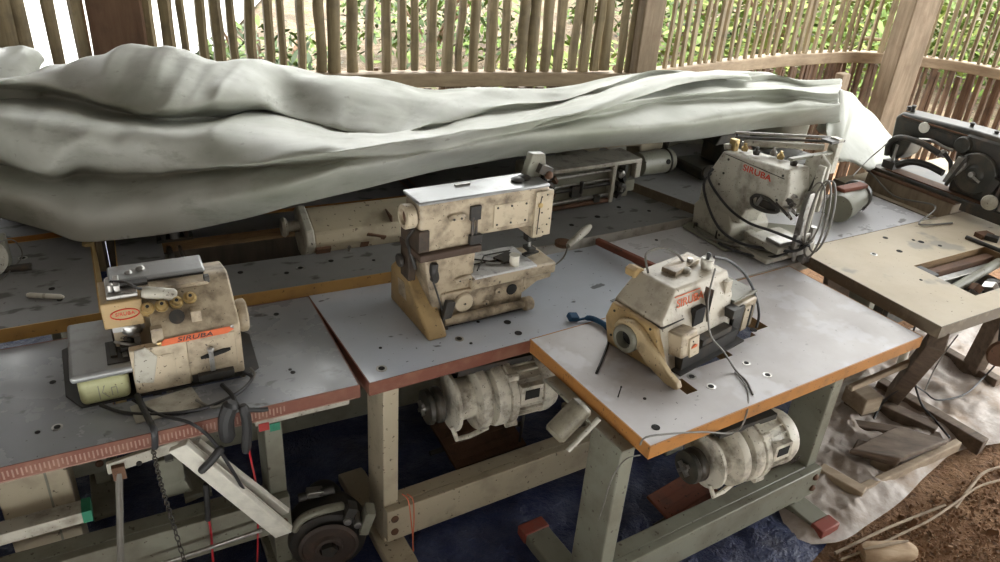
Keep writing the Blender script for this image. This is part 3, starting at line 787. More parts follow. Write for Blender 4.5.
# handwheel
mb = MB(); mb.lathe([(.03, 0), (.042, .006), (.046, .014), (.046, .028), (.040, .033), (.02, .033), (.012, .03)], (.398, .08, .145), (1, 0, 0), cream, 24); part(mb, 'handwheel', M, bevel=.001)
# regulator lever with slot
mb = MB(); mb.lathe([(.004, 0), (.004, .001)], (.3, 0, 0), (0, 0, 1), steel, 6)
mb2 = MB(); mb2.tube([(.292, -.006, .088), (.315, -.007, .092), (.352, -.006, .098), (.368, -.006, .100)], [.004, .007, .007, .004], darkhole, 8)
mb2.bx(.312, .324, -.014, -.004, .045, .108, steel); mb2.sph((.318, -.012, .112), .009, steel); mb2.bx(.28, .37, -.02, -.004, .022, .042, darkiron); sw = part(mb2, 'stitch_lever', M, bevel=.001)
mb.bm.free()

grime = paint('brown_black_grime', (.07, .045, .028), dirt=(.025, .02, .015), scale=18, lo=.42, hi=.62, rough=.7)
grimy = paint('grimy_cream_paint', (.43, .35, .245), dirt=(.07, .05, .03), scale=16, lo=.42, hi=.62)
# ---------------- flatbed machine in the middle
M = on(TB, 0, 0, 'flatbed_machine', 'cream flatbed sewing machine with tan belt guard standing on the bluish white middle table')
M.location = TB.W(.014, -.022, 0); M.scale = (.985, 1, .97)
mb = MB(); mb.bx(.30, .60, .205, .33, .006, .118, grimy); bed = part(mb, 'bed', M, bevel=.006, seg=3)
mb = MB(); mb.bx(.285, .61, .19, .37, .0008, .010, greasy); part(mb, 'bed_gasket', M, bevel=.002)
mb = MB(); mb.lathe([(.03, 0), (.034, .006), (.030, .012), (.012, .014), (.001, .014)], (.375, .205, .075), (0, -1, 0), cream_clean, 22); screw(mb, (.375, .19, .075), (0, -1, 0), .004); part(mb, 'round_cover', bed, bevel=.001)
mb = MB(); mb.lathe([(.019, 0), (.020, .003), (.017, .005), (.001, .005)], (.555, .205, .082), (0, -1, 0), darkhole, 20); part(mb, 'oil_sight', bed, 'dark oil window')
mb = MB()
for (x, z) in [(.325, .05), (.46, .05), (.505, .085), (.44, .03), (.33, .09)]: mb.lathe([(.011, 0), (.012, .003), (.008, .004), (.001, .005)], (x, .205, z), (0, -1, 0), cream, 12); screw(mb, (x, .2, z), (0, -1, 0), .003)
part_each(mb, 'screw', bed)
mb = MB(); mb.tube([(.30, .19, .028), (.40, .185, .028), (.56, .182, .03), (.60, .182, .03)], [.016, .017, .014, .014], grimy, 14); mb.lathe([(.018, 0), (.024, .004), (.024, .03), (.018, .036)], (.59, .182, .028), (1, 0, -.05), cream, 16)
mb.box((.31, .19, .05), (.03, .02, .10), darkiron, (0, .25, 0)); part(mb, 'drain_pipe', M, 'greasy pipe along the foot of the bed', bevel=.002)
# cylinder-bed arm with cloth plate
mb = MB(); mb.bx(.40, .715, .19, .335, .118, .158, cream); mb.prism([(.60, .118), (.66, .118), (.715, .135), (.715, .09), (.66, .085), (.60, .05)], 'y', .21, .32, cream); part(mb, 'work_arm', M, bevel=.006)
mb = MB(); mb.bx(.405, .635, .185, .34, .158, .166, paint('white_work_plate', (.62, .62, .62), dirt=(.2, .18, .2), scale=30, rough=.25)); wp = part(mb, 'work_plate', M, 'bright steel work plate', bevel=.002)
mb = MB()
for p in ([(.43, .22, .17), (.5, .30, .172), (.6, .3, .172)], [(.45, .3, .17), (.53, .23, .172), (.58, .22, .172)], [(.42, .26, .17), (.6, .26, .171)]): mb.tube(p, .003, darkiron, 6)
mb.box((.56, .26, .172), (.07, .05, .008), darkiron, (0, 0, .3)); mb.box((.50, .24, .171), (.05, .012, .006), steel, (0, 0, -.5)); part(mb, 'folder_attachment', M, bevel=.001)
# column
mb = MB(); mb.prism([(.285, .0), (.42, .0), (.415, .16), (.42, .27), (.24, .27), (.262, .12)], 'y', .215, .35, grimy); colm = part(mb, 'column', M, bevel=.008, seg=3)
mb = MB(); mb.tube([(.35, .213, .152), (.362, .211, .158), (.395, .211, .158), (.405, .213, .152)], .010, cream_clean, 8); screw(mb, (.36, .203, .155), (0, -1, 0), .003); screw(mb, (.395, .203, .155), (0, -1, 0), .003); part(mb, 'cover_plate', colm)
mb = MB(); mb.tube(smooth([(.272, .21, .235), (.268, .205, .21), (.275, .208, .185), (.27, .212, .17)], 4), [.008]+[.014]*11+[.006], greasy, 8); mb.tube(smooth([(.27, .212, .17), (.285, .205, .12), (.30, .198, .06), (.31, .19, .02)], 4), .003, greasy, 6); part(mb, 'grease_hole', colm, 'greasy black opening')
mb = MB(); mb.bx(.215, .425, .19, .34, .252, .276, paint('black_brown_grime', (.06, .035, .022), rough=.7)); part(mb, 'dirty_shelf', M, 'grimy dark brown shelf under the head', bevel=.004)
# head
mb = MB(); mb.prism([(.222, .27), (.405, .27), (.41, .31), (.44, .30), (.62, .298), (.62, .250), (.665, .250), (.685, .30), (.688, .40), (.665, .435), (.222, .435)], 'y', .21, .315, cream); head = part(mb, 'arm', M, bevel=.010, seg=3)
mb = MB(); mb.bx(.216, .668, .205, .32, .430, .441, platesteel); part(mb, 'top_lid', M, 'worn pale top lid', bevel=.004)
mb = MB(); mb.bx(.470, .595, .2065, .212, .318, .395, cream_clean)
for x, z in [(.482, .385), (.532, .385), (.585, .385), (.482, .328), (.532, .328), (.585, .328)]: screw(mb, (x, .207, z), (0, -1, 0), .004)
part(mb, 'side_panel', head, bevel=.002)
mb = MB(); mb.bx(.385, .42, .200, .212, .36, .405, greasy); mb.cyl((.395, .204, .30), (.395, .204, .37), .005, darkiron); mb.cyl((.408, .204, .28), (.408, .204, .37), .004, darkiron); mb.bx(.385, .425, .195, .21, .28, .31, greasy); part(mb, 'feed_dial', M)
mb = MB(); mb.tube([(.315, .208, .375), (.32, .206, .378), (.355, .206, .378), (.36, .208, .375)], .012, cream, 8); screw(mb, (.325, .194, .377), (0, -1, 0), .004); screw(mb, (.35, .194, .377), (0, -1, 0), .004); part(mb, 'tension_cover', head)
mb = MB(); mb.bx(.618, .684, .2035, .215, .262, .418, cream_clean)
for x, z in [(.64, .40), (.645, .345), (.66, .405), (.668, .30), (.676, .32), (.64, .29), (.655, .275)]: screw(mb, (x, .204, z), (0, -1, 0), .003, darkiron)
mb.tube([(.632, .202, .27), (.634, .202, .36), (.638, .202, .40)], .0018, greasy, 5); mb.lathe([(.009, 0), (.009, .004), (.001, .005)], (.636, .2035, .372), (0, -1, 0), brass, 12); part(mb, 'face_plate', head, bevel=.003)
mb = MB(); mb.cyl((.648, .26, .26), (.648, .26, .19), .005, steel); mb.cyl((.648, .26, .2), (.648, .26, .168), .0015, steel, seg=6); mb.bx(.632, .664, .245, .275, .222, .252, greasy); mb.bx(.636, .662, .24, .28, .185, .197, darkiron); mb.box((.645, .245, .18), (.06, .02, .006), darkiron, (0, 0, .2)); part(mb, 'needle_bar', M)
# top bracket at the right end
mb = MB(); mb.prism([(.615, .44), (.665, .44), (.69, .475), (.685, .515), (.635, .52)], 'y', .27, .30, greygreen); part(mb, 'thread_guide_bracket', M, 'grey bracket standing on the right end of the top', bevel=.003)
mb = MB(); mb.lathe([(.02, 0), (.022, .006), (.012, .012)], (.58, .26, .441), (0, 0, 1), darkiron, 14); mb.lathe([(.02, 0), (.022, .006), (.012, .012)], (.61, .27, .441), (0, 0, 1), darkiron, 14); mb.box((.68, .27, .465), (.05, .04, .03), darkiron, (0, .4, 0)); mb.sph((.69, .25, .45), .014, rust); mb.box((.4, .29, .443), (.05, .01, .006), steel); part_each(mb, 'top_fitting', M)
# handwheel
mb = MB(); mb.lathe([(.034, 0), (.038, .004), (.038, .030), (.034, .034), (.024, .034), (.022, .022), (.006, .02)], (.218, .25, .385), (-1, 0, 0), cream_clean, 26); mb.lathe([(.019, .024), (.019, .0245)], (.218, .25, .385), (-1, 0, 0), rust, 20); mb.cyl((.25, .25, .385), (.19, .25, .385), .008, rust); part(mb, 'handwheel', M, bevel=.001)
mb = MB(); mb.bx(.215, .25, .2, .33, .28, .35, grime); mb.tube(smooth([(.212, .23, .35), (.2, .25, .31), (.212, .26, .27), (.23, .25, .2)], 5), .006, greasy, 6); mb.lathe([(.022, 0), (.022, .012)], (.205, .3, .215), (-1, 0, 0), darkiron, 14); mb.bx(.215, .24, .27, .33, .15, .28, grime); part(mb, 'drive_linkage', M, bevel=.003)
# belt guard
mb = MB(); mb.prism([(.14, .001), (.155, .022), (.32, .158), (.40, .158), (.43, .13), (.43, .001)], 'x', .225, .292, tanp); g = part(mb, 'belt_guard', M, 'tan triangular belt guard', bevel=.008, seg=3)
mb = MB(); mb.prism([(.30, .06), (.36, .06), (.37, .115), (.32, .12)], 'x', .2235, .226, cream); part(mb, 'guard_panel', g, bevel=.001)

# ---------------- geared machine on the front centre table
ox, oy = .259, .173
M = on(TC, ox, oy, 'arm_sewing_machine', 'grey cream sewing machine with orange lettering and round tan guard on the front centre table', yaw=9.2)
mb = MB()
warm = paint('warm_grey_paint', (.47, .42, .33), scale=12, lo=.48, hi=.72, amt=.8)
mb.loft([[(0, .05, .0), (.33, .05, .0), (.33, .27, .0), (0, .27, .0)], [(0, .085, .13), (.335, .075, .12), (.345, .28, .13), (0, .28, .13)],
         [(.004, .098, .155), (.34, .08, .15), (.345, .28, .15), (.004, .275, .155)], [(.088, .128, .222), (.335, .112, .222), (.34, .27, .222), (.09, .275, .222)]], warm)
body = part(mb, 'body', M, bevel=.007, seg=3)
mb = MB(); mb.bx(-.004, .10, .085, .285, .138, .141, greasy); mb.bx(.205, .207, .07, .1, .10, .21, darkiron); part(mb, 'casing_seam', body)
mb = MB(); mb.bx(.30, .332, .085, .10, .02, .20, warm)
part(mb, 'face_plate', M, bevel=.002)
mb = MB(); mb.bx(.135, .185, .072, .09, .105, .162, darkhole); part(mb, 'front_opening', body, 'dark square opening')
lett = lettering('name_lettering', 'SIRUBA', .036, logo_orange, body, (.135, .1005, .186), (R(76), 0, R(-3.5)), sx=1.05, shear=.1)
mb = MB()
for z0 in (.167, .204): mb.box((.135, .1035 if z0 < .18 else .1125, z0), (.115, .0012, .003), logo_orange, (0, 0, R(-3.5)))
part_each(mb, 'name_underline', body)
mb = MB(); mb.box((.062, .055, .092), (.075, .06, .075), cream, (R(-10), 0, 0)); bx_ = part(mb, 'side_box', M, bevel=.006)
mb = MB(); mb.box((.078, .0215, .086), (.044, .006, .058), cream_clean, (R(-10), 0, 0)); 
for x, z in ((.062, .062), (.094, .062), (.062, .11), (.094, .11)): screw(mb, (x, .018, z), (0, -1, 0), .003)
cv = part(mb, 'box_cover', bx_, bevel=.002)
mb = MB(); mb.lathe([(.015, 0), (.015, .0015)], (.076, .0195, .082), (0, -1, -.15), logo_orange, 8); part(mb, 'orange_mark', bx_, 'orange mark')
# bottom
mb = MB(); mb.bx(.03, .36, .015, .30, .0008, .006, greasy); mb.bx(.05, .33, .03, .06, .002, .05, greasy); mb.bx(.15, .30, .035, .07, .0, .07, darkiron); part(mb, 'greasy_base', M)
# right hand arm
mb = MB(); mb.prism([(.06, .0), (.20, .0), (.20, .125), (.10, .125), (.06, .11)], 'x', .335, .47, cream); ra = part(mb, 'cylinder_arm', M, bevel=.006)
mb = MB(); mb.bx(.333, .385, .052, .065, .0, .108, greasy); mb.bx(.425, .438, .052, .065, .012, .09, darkhole); mb.bx(.388, .42, .050, .062, .01, .098, cream_clean)
screw(mb, (.404, .05, .085), (0, -1, 0), .004); mb.box((.40, .13, .129), (.13, .13, .008), greygreen); mb.bx(.30, .34, .04, .08, .09, .12, darkiron); part(mb, 'needle_plate', ra, bevel=.001)
# guard with ring and tongue
mb = MB(); mb.prism([(.262, .004), (.285, .09), (.268, .148), (.10, .140), (.04, .02), (.05, .004)], 'x', -.018, .003, tanp); part(mb, 'belt_cover', M, 'tan belt cover', bevel=.006)
mb = MB(); mb.prism([(.232, .09), (.215, .122), (.175, .134), (.135, .124), (.07, .075), (.015, .038), (-.02, .024), (-.028, .008), (-.015, .0015), (.02, .003), (.10, .032), (.135, .06), (.15, .09), (.17, .108), (.20, .104), (.222, .085)], 'x', -.042, -.016, paint('light_tan_paint', (.52, .40, .23), lo=.54, hi=.8))
part(mb, 'guard_tongue', M, 'pale tan hooked guard reaching to the slot', bevel=.006, seg=3)
mb = MB(); mb.lathe([(.040, 0), (.044, .006), (.044, .028), (.038, .034), (.027, .034), (.026, .004), (.002, .004)], (-.020, .178, .074), (-1, 0, 0), greygreen, 28); mb.lathe([(.0262, .006), (.0262, .0065)], (-.018, .178, .074), (-1, 0, 0), darkhole, 20); part(mb, 'handwheel_ring', M, bevel=.001)
mb = MB()
for i in range(5): mb.box((-.02, .135-.014*i, .046-.007*i), (.006, .005, .036), darkhole, (R(-42), 0, 0))
screw(mb, (-.018, .252, .125), (-1, 0, 0), .004, darkhole); screw(mb, (-.018, .115, .13), (-1, 0, 0), .004, darkhole); screw(mb, (-.018, .25, .04), (-1, 0, 0), .004, darkhole); part_each(mb, 'vent_slot', M)
# cup, knobs and wires on top
mb = MB(); mb.lathe([(.016, 0), (.019, .01), (.021, .034), (.017, .036), (.001, .03)], (.285, .16, .222), (0, 0, 1), white_plastic, 18); mb.lathe([(.005, .03), (.008, .05), (.004, .055)], (.285, .16, .222), (0, 0, 1), cable_black, 10); part(mb, 'oil_cup', M, 'white oil cup with dark stopper')
mb = MB(); mb.lathe([(.013, 0), (.015, .012), (.006, .016)], (.21, .18, .222), (0, 0, 1), greywhite, 12); mb.box((.22, .21, .23), (.14, .05, .016), cream, (0, 0, .1)); mb.lathe([(.01, 0), (.01, .015)], (.25, .2, .235), (0, 0, 1), steel, 10); part_each(mb, 'top_fitting', M, bevel=.002)
mb = MB(); mb.tube(smooth([(.10, .24, .225), (.13, .28, .262), (.18, .27, .275), (.22, .24, .262), (.235, .21, .235)], 6), .004, cable_grey, 6); part(mb, 'lifter_wire', M)
mb = MB(); mb.prism([(.065, .205), (.10, .205), (.11, .225), (.08, .238), (.06, .23)], 'y', .26, .30, tanp); part(mb, 'rear_lever', M, bevel=.004)
mb = MB(); mb.tube(smooth([(.30, .15, .262), (.36, .13, .24), (.42, .10, .19), (.46, .07, .12), (.475, .045, .05), (.46, .035, .006)], 7), .0045, cable_black, 8); part(mb, 'black_hose', M)
mb = MB(); mb.tube(smooth([(.235, .10, .262), (.19, .075, .19), (.17, .05, .14), (.16, .02, .09), (.18, -.02, .05), (.19, -.07, .004), (.17, -.12, .003), (.13, -.165, .003)], 6), .003, cable_grey, 6); part(mb, 'grey_cord', M)

# ---------------- buttonhole machine on the white table behind
M = on(TD, 0, 0, 'buttonhole_machine', 'grey white buttonhole machine with red lettering and looped black cable on the white back table', yaw=0)
M.location = TD.W(.02, .022, .003)
mb = MB(); mb.prism([(.355, .155), (.62, .10), (.78, .07), (.84, .20), (.62, .36), (.45, .43), (.36, .40)], 'z', .0008, .014, greygreen); part(mb, 'base_plate', M, bevel=.004)
mb = MB(); mb.loft([[(.40, .19, .014), (.60, .17, .014), (.60, .40, .014), (.41, .40, .014)], [(.40, .19, .085), (.60, .17, .085), (.60, .41, .10), (.41, .41, .10)], [(.43, .24, .135), (.60, .22, .13), (.60, .38, .15), (.43, .38, .15)]], greywhite); bs = part(mb, 'base', M, bevel=.006, seg=3)
mb = MB(); mb.lathe([(.018, 0), (.018, .012), (.008, .014)], (.398, .225, .04), (-1, 0, 0), greywhite, 14); screw(mb, (.386, .225, .04), (-1, 0, 0), .006); mb.cyl((.39, .36, .014), (.39, .36, .035), .008, darkiron); mb.cyl((.39, .24, .014), (.39, .24, .05), .007, darkiron); part_each(mb, 'bolt', M)
# arm reaching towards the operator
mb = MB(); mb.prism([(.40, .08), (.40, .20), (.325, .355), (.01, .383), (-.012, .30), (.01, .215), (.10, .195), (.16, .17), (.18, .10)], 'x', .42, .535, greywhite); arm = part(mb, 'arm', M, bevel=.008, seg=3)
mb = MB(); mb.bx(.4175, .421, .02, .31, .345, .347, greasy); part(mb, 'seam', arm); mb = MB()
for v, z in ((.29, .33), (.03, .355), (.31, .22), (.03, .26), (.30, .27)): screw(mb, (.42, v, z), (-1, 0, 0), .005)
part_each(mb, 'screw', arm)
lettering('name_lettering', 'SIRUBA', .034, logo_red, arm, (.4190, .145, .325), (R(90), 0, R(-90)), sx=1.25)
mb = MB(); mb.tube(smooth([(.417, .14, .225), (.41, .12, .205), (.412, .06, .205), (.418, .01, .225), (.416, .06, .25), (.416, .12, .245), (.417, .14, .225)], 5), .007, darkiron, 8)
mb.box((.418, .07, .226), (.006, .09, .028), greasy); mb.box((.414, .10, .228), (.01, .012, .05), steel, (.4, 0, 0)); part(mb, 'side_cam', M, 'dark cam opening on the side')
mb = MB()
for i in range(4): mb.box((.44+.02*(i % 2), -.005+.0*i, .235+.018*i), (.03, .03, .012), (steel, darkiron, greasy, steel)[i], (.3*i, .2, .3))
for i in range(5): mb.cyl((.42+.012*i, .03, .25), (.425+.014*i, -.03, .22-.01*(i % 3)), .005, steel if i % 2 else darkiron, seg=8)
part(mb, 'needle_linkage', M)
mb = MB(); mb.bx(.40, .70, -.01, .16, .014, .034, greywhite); mb.bx(.42, .60, -.03, .12, .06, .085, greywhite); mb.bx(.44, .56, -.02, .05, .085, .098, steel); mb.bx(.46, .50, .04, .17, .03, .07, greywhite); part(mb, 'work_bed', M, bevel=.004)
mb = MB(); mb.bx(.50, .53, -.045, -.02, .10, .30, steel); mb.bx(.535, .548, -.05, -.02, .12, .40, greywhite); mb.bx(.48, .56, -.055, -.035, .05, .14, steel); mb.bx(.55, .59, -.06, -.03, .01, .10, steel); mb.cyl((.50, -.05, .03), (.50, -.05, .2), .008, steel)
mb.cyl((.57, -.05, .10), (.57, -.05, .16), .014, steel); part(mb, 'needle_head', M, bevel=.003)
# steel side plate and thread stand on the arm
mb = MB(); mb.prism([(-.05, .22), (.04, .18), (.06, .40), (.0, .43), (-.045, .40)], 'x', .565, .58, greywhite); mb.box((.573, -.0, .32), (.022, .012, .12), darkiron, (.2, 0, 0)); part(mb, 'side_plate', M, 'grey plate at the front of the arm', bevel=.004)
mb = MB(); mb.bx(.45, .475, .30, .33, .35, .40, brass); mb.bx(.45, .72, .03, .05, .405, .415, greygreen); mb.cyl((.46, .27, .40), (.66, .06, .425), .012, greywhite); mb.cyl((.44, .30, .415), (.72, .04, .445), .005, darkiron); mb.cyl((.46, .32, .425), (.73, .06, .455), .005, steel)
mb.bx(.68, .71, .02, .06, .33, .465, greywhite); mb.bx(.64, .72, .02, .07, .45, .46, darkiron); part(mb, 'top_bracket', M, 'bracket with long rods over the arm', bevel=.002)
mb = MB()
for i, (a, b, c) in enumerate([(.45, .25, .385), (.46, .20, .385), (.47, .28, .38), (.50, .12, .39), (.49, .05, .39), (.52, .17, .385)]): mb.lathe([(.012, 0), (.014, .012), (.006, .022), (.006, .03)], (a, b, c-.01), (0, 0, 1), (brass, darkiron, steel)[i % 3], 10)
mb.lathe([(.018, 0), (.02, .02), (.006, .024)], (.455, .33, .355), (0, .3, 1), greywhite, 12); part_each(mb, 'thread_tensioner', M)
def loop_pts(cx, cy, cz, rx, rz, n=28, tilt=0.): return [(cx+.3*rx*math.cos(2*math.pi*i/n), cy+rx*math.cos(2*math.pi*i/n), cz+rz*math.sin(2*math.pi*i/n)+tilt*math.cos(2*math.pi*i/n)) for i in range(n+1)]
mb = MB(); mb.tube(loop_pts(.50, -.10, .22, .045, .15, tilt=.0), .004, cable_grey, 6); mb.tube(loop_pts(.54, -.09, .22, .05, .14), .004, cable_grey, 6); mb.tube(loop_pts(.50, -.075, .235, .05, .12), .003, cable_grey, 6); part(mb, 'cable_loop', M, 'grey cable loops round the needle head')
mb = MB(); mb.tube(smooth([(.418, .36, .25), (.40, .37, .20), (.385, .31, .13), (.375, .22, .07), (.38, .12, .055), (.42, .04, .06), (.48, -.06, .08), (.52, -.09, .13)], 7), .0055, cable_black, 8)
mb.tube(smooth([(.42, .355, .27), (.40, .355, .24), (.392, .30, .20), (.385, .20, .16), (.385, .10, .145), (.42, .02, .14), (.48, -.05, .12), (.53, -.08, .10)], 7), .0055, cable_black, 8)
mb.tube(smooth([(.50, -.06, .10), (.44, .06, .04), (.38, .18, .025), (.36, .30, .02), (.42, .40, .02)], 7), .005, cable_grey, 6)
mb.tube(smooth([(.54, -.08, .12), (.44, .0, .035), (.38, .1, .02), (.36, .20, .02)], 7), .005, cable_black, 6); part(mb, 'black_cable', M, 'black cable looped down the side')

# ---------------- small motor lying right of the buttonhole machine
c = at(847, 203, TD.z+.06)
M = thing('small_motor', 'olive grey cylindrical motor lying beside the buttonhole machine', 'motor', (c.x, c.y, TD.z), R(33)); M.scale = (1.2, 1.2, 1.2)
mb = MB(); mb.lathe([(.03, -.11), (.05, -.105), (.054, -.09), (.054, .075), (.050, .085)], (0, 0, .055), (1, .35, 0), greygreen, 28); bd = part(mb, 'housing', M, bevel=.001)
mb = MB(); mb.lathe([(.055, .075), (.060, .08), (.060, .10), (.05, .105), (.001, .105)], (0, 0, .055), (1, .35, 0), oldblack, 26); part(mb, 'end_cap', M, 'black end cap')
lettering('lettering', 'FDM', .022, logo_black, bd, (.045, -.0455, .040), (R(75), 0, R(19)), sx=1.1)
mb = MB(); mb.bx(-.07, .07, -.02, .02, .105, .12, redrust); part(mb, 'terminal_cover', M, bevel=.004)
# ================================================================ MORE MACHINES
def onv(T, px, py, v):
    """point on the vertical plane at depth v of table T, seen at (px, py), in T's local frame (z from the floor)"""
    d = (px-500)*AX_R + (281-py)*AX_U + CAM_F*AX_F
    Mi = T.M.to_3x3().inverted(); o = T.M.inverted() @ Vector((0, 0, CAM_H)); dl = Mi @ d
    return o + dl*((v-o.y)/dl.y)
# ---------------- table and heavy black machine at the far right
TF = table((TD.W(1.575, .06).x, TD.W(1.575, .06).y, .756), 33, .95, .52, 'worn table at the far right carrying the big black machine', lam_cream, edge_dark)
stand(TF, .08, .8, .1, oldblack, tip=oldblack)
M = on(TD, 0, 0, 'black_sewing_machine', 'big old black sewing machine with a large round wheel on a wooden bed')
M.location = TD.W(.015, -.03, -.004)
mb = MB(); mb.bx(1.60, 1.90, .03, .47, .002, .085, wood('dusty_bed_wood', (.20, .15, .10), (.34, .27, .19), 4, (2, 9, 2), .8)); mb.bx(1.595, 1.905, .02, .48, .085, .10, rust); part(mb, 'wooden_bed', M, 'dusty wooden machine bed', bevel=.004)
mb = MB(); mb.bx(1.61, 1.88, -.20, .47, .10, .118, oldblack); mb.bx(1.62, 1.70, -.10, .40, .118, .124, rust); mb.bx(1.60, 1.66, -.2, .0, .07, .12, darkiron); part(mb, 'bed_plate', M, bevel=.003)
mb = MB(); mb.prism([(.44, .22), (.455, .36), (.43, .39), (.10, .405), (-.35, .405), (-.35, .36), (-.06, .33), (.12, .30), (.34, .29), (.36, .20), (.40, .16), (.43, .17)], 'x', 1.66, 1.79, oldblack); arm = part(mb, 'arm', M, bevel=.012, seg=3)
mb = MB(); mb.bx(1.652, 1.662, -.20, .42, .372, .378, rust); mb.bx(1.655, 1.66, .14, .40, .315, .36, darkiron); part(mb, 'arm_seam', arm)
mb = MB(); mb.prism([(.10, .118), (.13, .34), (.10, .385), (-.10, .385), (-.17, .25), (-.12, .118)], 'x', 1.65, 1.80, darkiron); pil = part(mb, 'pillar', M, bevel=.01)
mb = MB(); mb.lathe([(.082, 0), (.092, .006), (.092, .02), (.086, .024), (.04, .02), (.03, .028), (.012, .03), (.001, .03)], (1.65, .005, .235), (-1, 0, 0), oldblack, 36)
mb.cyl((1.62, .005, .235), (1.60, .005, .235), .012, steel); mb.box((1.618, -.01, .22), (.006, .05, .012), steel, (.4, 0, 0)); part(mb, 'large_wheel', M, 'large dull black wheel', bevel=.002)
mb = MB(); mb.lathe([(.035, 0), (.04, .01), (.035, .03)], (1.66, .10, .335), (-1, 0, 0), oldblack, 18); mb.prism([(.12, .16), (.10, .16), (.045, .25), (.055, .29), (.09, .29)], 'x', 1.615, 1.64, steel); mb.cyl((1.62, .10, .15), (1.62, .05, .30), .009, darkiron)
mb.tube([(1.63, .16, .28), (1.63, .12, .25), (1.63, .10, .20)], .01, greasy, 8); mb.lathe([(.018, 0), (.02, .01), (.01, .014)], (1.64, .165, .275), (-1, 0, 0), steel, 14); part(mb, 'crank_linkage', M, bevel=.002)
mb = MB(); mb.tube(smooth([(1.65, .43, .18), (1.64, .43, .24), (1.63, .38, .285), (1.63, .28, .29), (1.63, .18, .27)], 6), .014, darkiron, 10); mb.tube(smooth([(1.64, .36, .15), (1.64, .30, .19), (1.64, .22, .20), (1.64, .14, .19)], 6), .016, greasy, 8)
mb.tube(smooth([(1.645, .30, .30), (1.635, .24, .315), (1.635, .18, .305), (1.635, .13, .3)], 6), .006, steel, 6)
mb.cyl((1.66, .40, .24), (1.66, .40, .12), .008, steel); mb.bx(1.63, 1.70, .37, .43, .124, .16, darkiron); part(mb, 'needle_rods', M)
mb = MB(); mb.lathe([(.001, -.004), (.022, -.003), (.026, .0), (.022, .004)], (1.652, .30, .355), (-1, 0, .1), white_plastic, 20); part(mb, 'white_disc', M, 'white oval disc on the arm')
mb = MB(); mb.lathe([(.016, 0), (.03, .006), (.034, .018), (.03, .03), (.01, .034)], (1.60, -.115, .155), (-1, -.2, 0), greywhite, 22); mb.box((1.62, -.09, .2), (.03, .03, .1), darkiron, (.3, 0, 0)); part(mb, 'bobbin_winder', M, 'grey winder wheel')
mb = MB(); 
for i in range(8): mb.cyl((1.60+.02*(i % 3), -.13-.022*i, .12+.0*i), (1.62+.02*(i % 2), -.12-.025*i, .24+.03*(i % 4)), .007+.003*(i % 3), (darkiron, steel, greasy)[i % 3], seg=8)
mb.lathe([(.04, 0), (.055, .01), (.055, .03), (.03, .035)], (1.64, -.26, .27), (-1, 0, 0), oldblack, 22); mb.bx(1.62, 1.80, -.36, -.16, .118, .20, greasy); part(mb, 'gear_cluster', M)
mb = MB(); 
for v, h in ((.435, .02), (.415, .03), (.13, .03), (.02, .025)): mb.lathe([(.008, 0), (.012, .004), (.008, h*.6), (.012, h), (.004, h+.004)], (1.72, v, .39), (0, 0, 1), darkiron, 10)
part_each(mb, 'oil_cap', M)

# ---------------- machine lying on its back, underside showing
def lying(T, u0, v0, label, name='toppled_machine'):
    M = on(T, u0, v0, name, label)
    mb = MB(); mb.bx(.0, .47, .03, .14, .006, .168, greygreen); part(mb, 'bed_back', M, bevel=.004)
    mb = MB(); mb.bx(-.005, .50, .0, .15, .168, .186, greywhite); mb.bx(-.005, .36, .0, .02, .006, .022, rust); mb.bx(.345, .365, -.004, .03, .004, .18, greywhite); mb.bx(.0, .018, .0, .03, .02, .17, greasy); mb.bx(.47, .50, .0, .03, .10, .18, greywhite); part(mb, 'bed_frame', M, 'pale bed frame', bevel=.004)
    mb = MB()
    for z, r, m in ((.145, .006, steel), (.085, .008, darkiron), (.105, .004, steel), (.035, .007, steel)): mb.cyl((.02, .012, z), (.35, .012, z+.004), r, m, seg=10)
    part_each(mb, 'drive_shaft', M)
    mb = MB()
    for i in range(7): mb.box((.03+.012*(i % 3), .012, .04+.02*i), (.03, .03, .016), (greasy, darkiron, rust)[i % 3], (.2*i, .3, .4*i))
    mb.box((.17, .008, .08), (.05, .02, .05), darkiron); mb.cyl((.19, .0, .07), (.19, .0, .12), .008, greasy); mb.box((.28, .008, .03), (.03, .02, .03), darkiron)
    for i in range(6): mb.box((.395+.018*(i % 2), .012, .03+.024*i), (.035, .03, .018), (greasy, steel, darkiron)[i % 3], (.1, .3*i, .4))
    mb.lathe([(.022, 0), (.024, .01), (.012, .014)], (.41, .01, .06), (0, -1, 0), darkiron, 14); mb.lathe([(.016, 0), (.018, .01), (.012, .014)], (.40, .01, .125), (0, -1, 0), steel, 14); mb.box((.45, .01, .07), (.05, .02, .05), greygreen)
    part_each(mb, 'linkage', M)
    mb = MB(); mb.bx(.02, .32, .15, .26, .03, .15, greywhite); mb.bx(.25, .36, .14, .30, .02, .17, greywhite); part(mb, 'arm', M, bevel=.01)
    return M
lying(TR2c, .385, .25, 'greasy sewing machine lying on its back with its shafts showing, right of the flatbed machine')
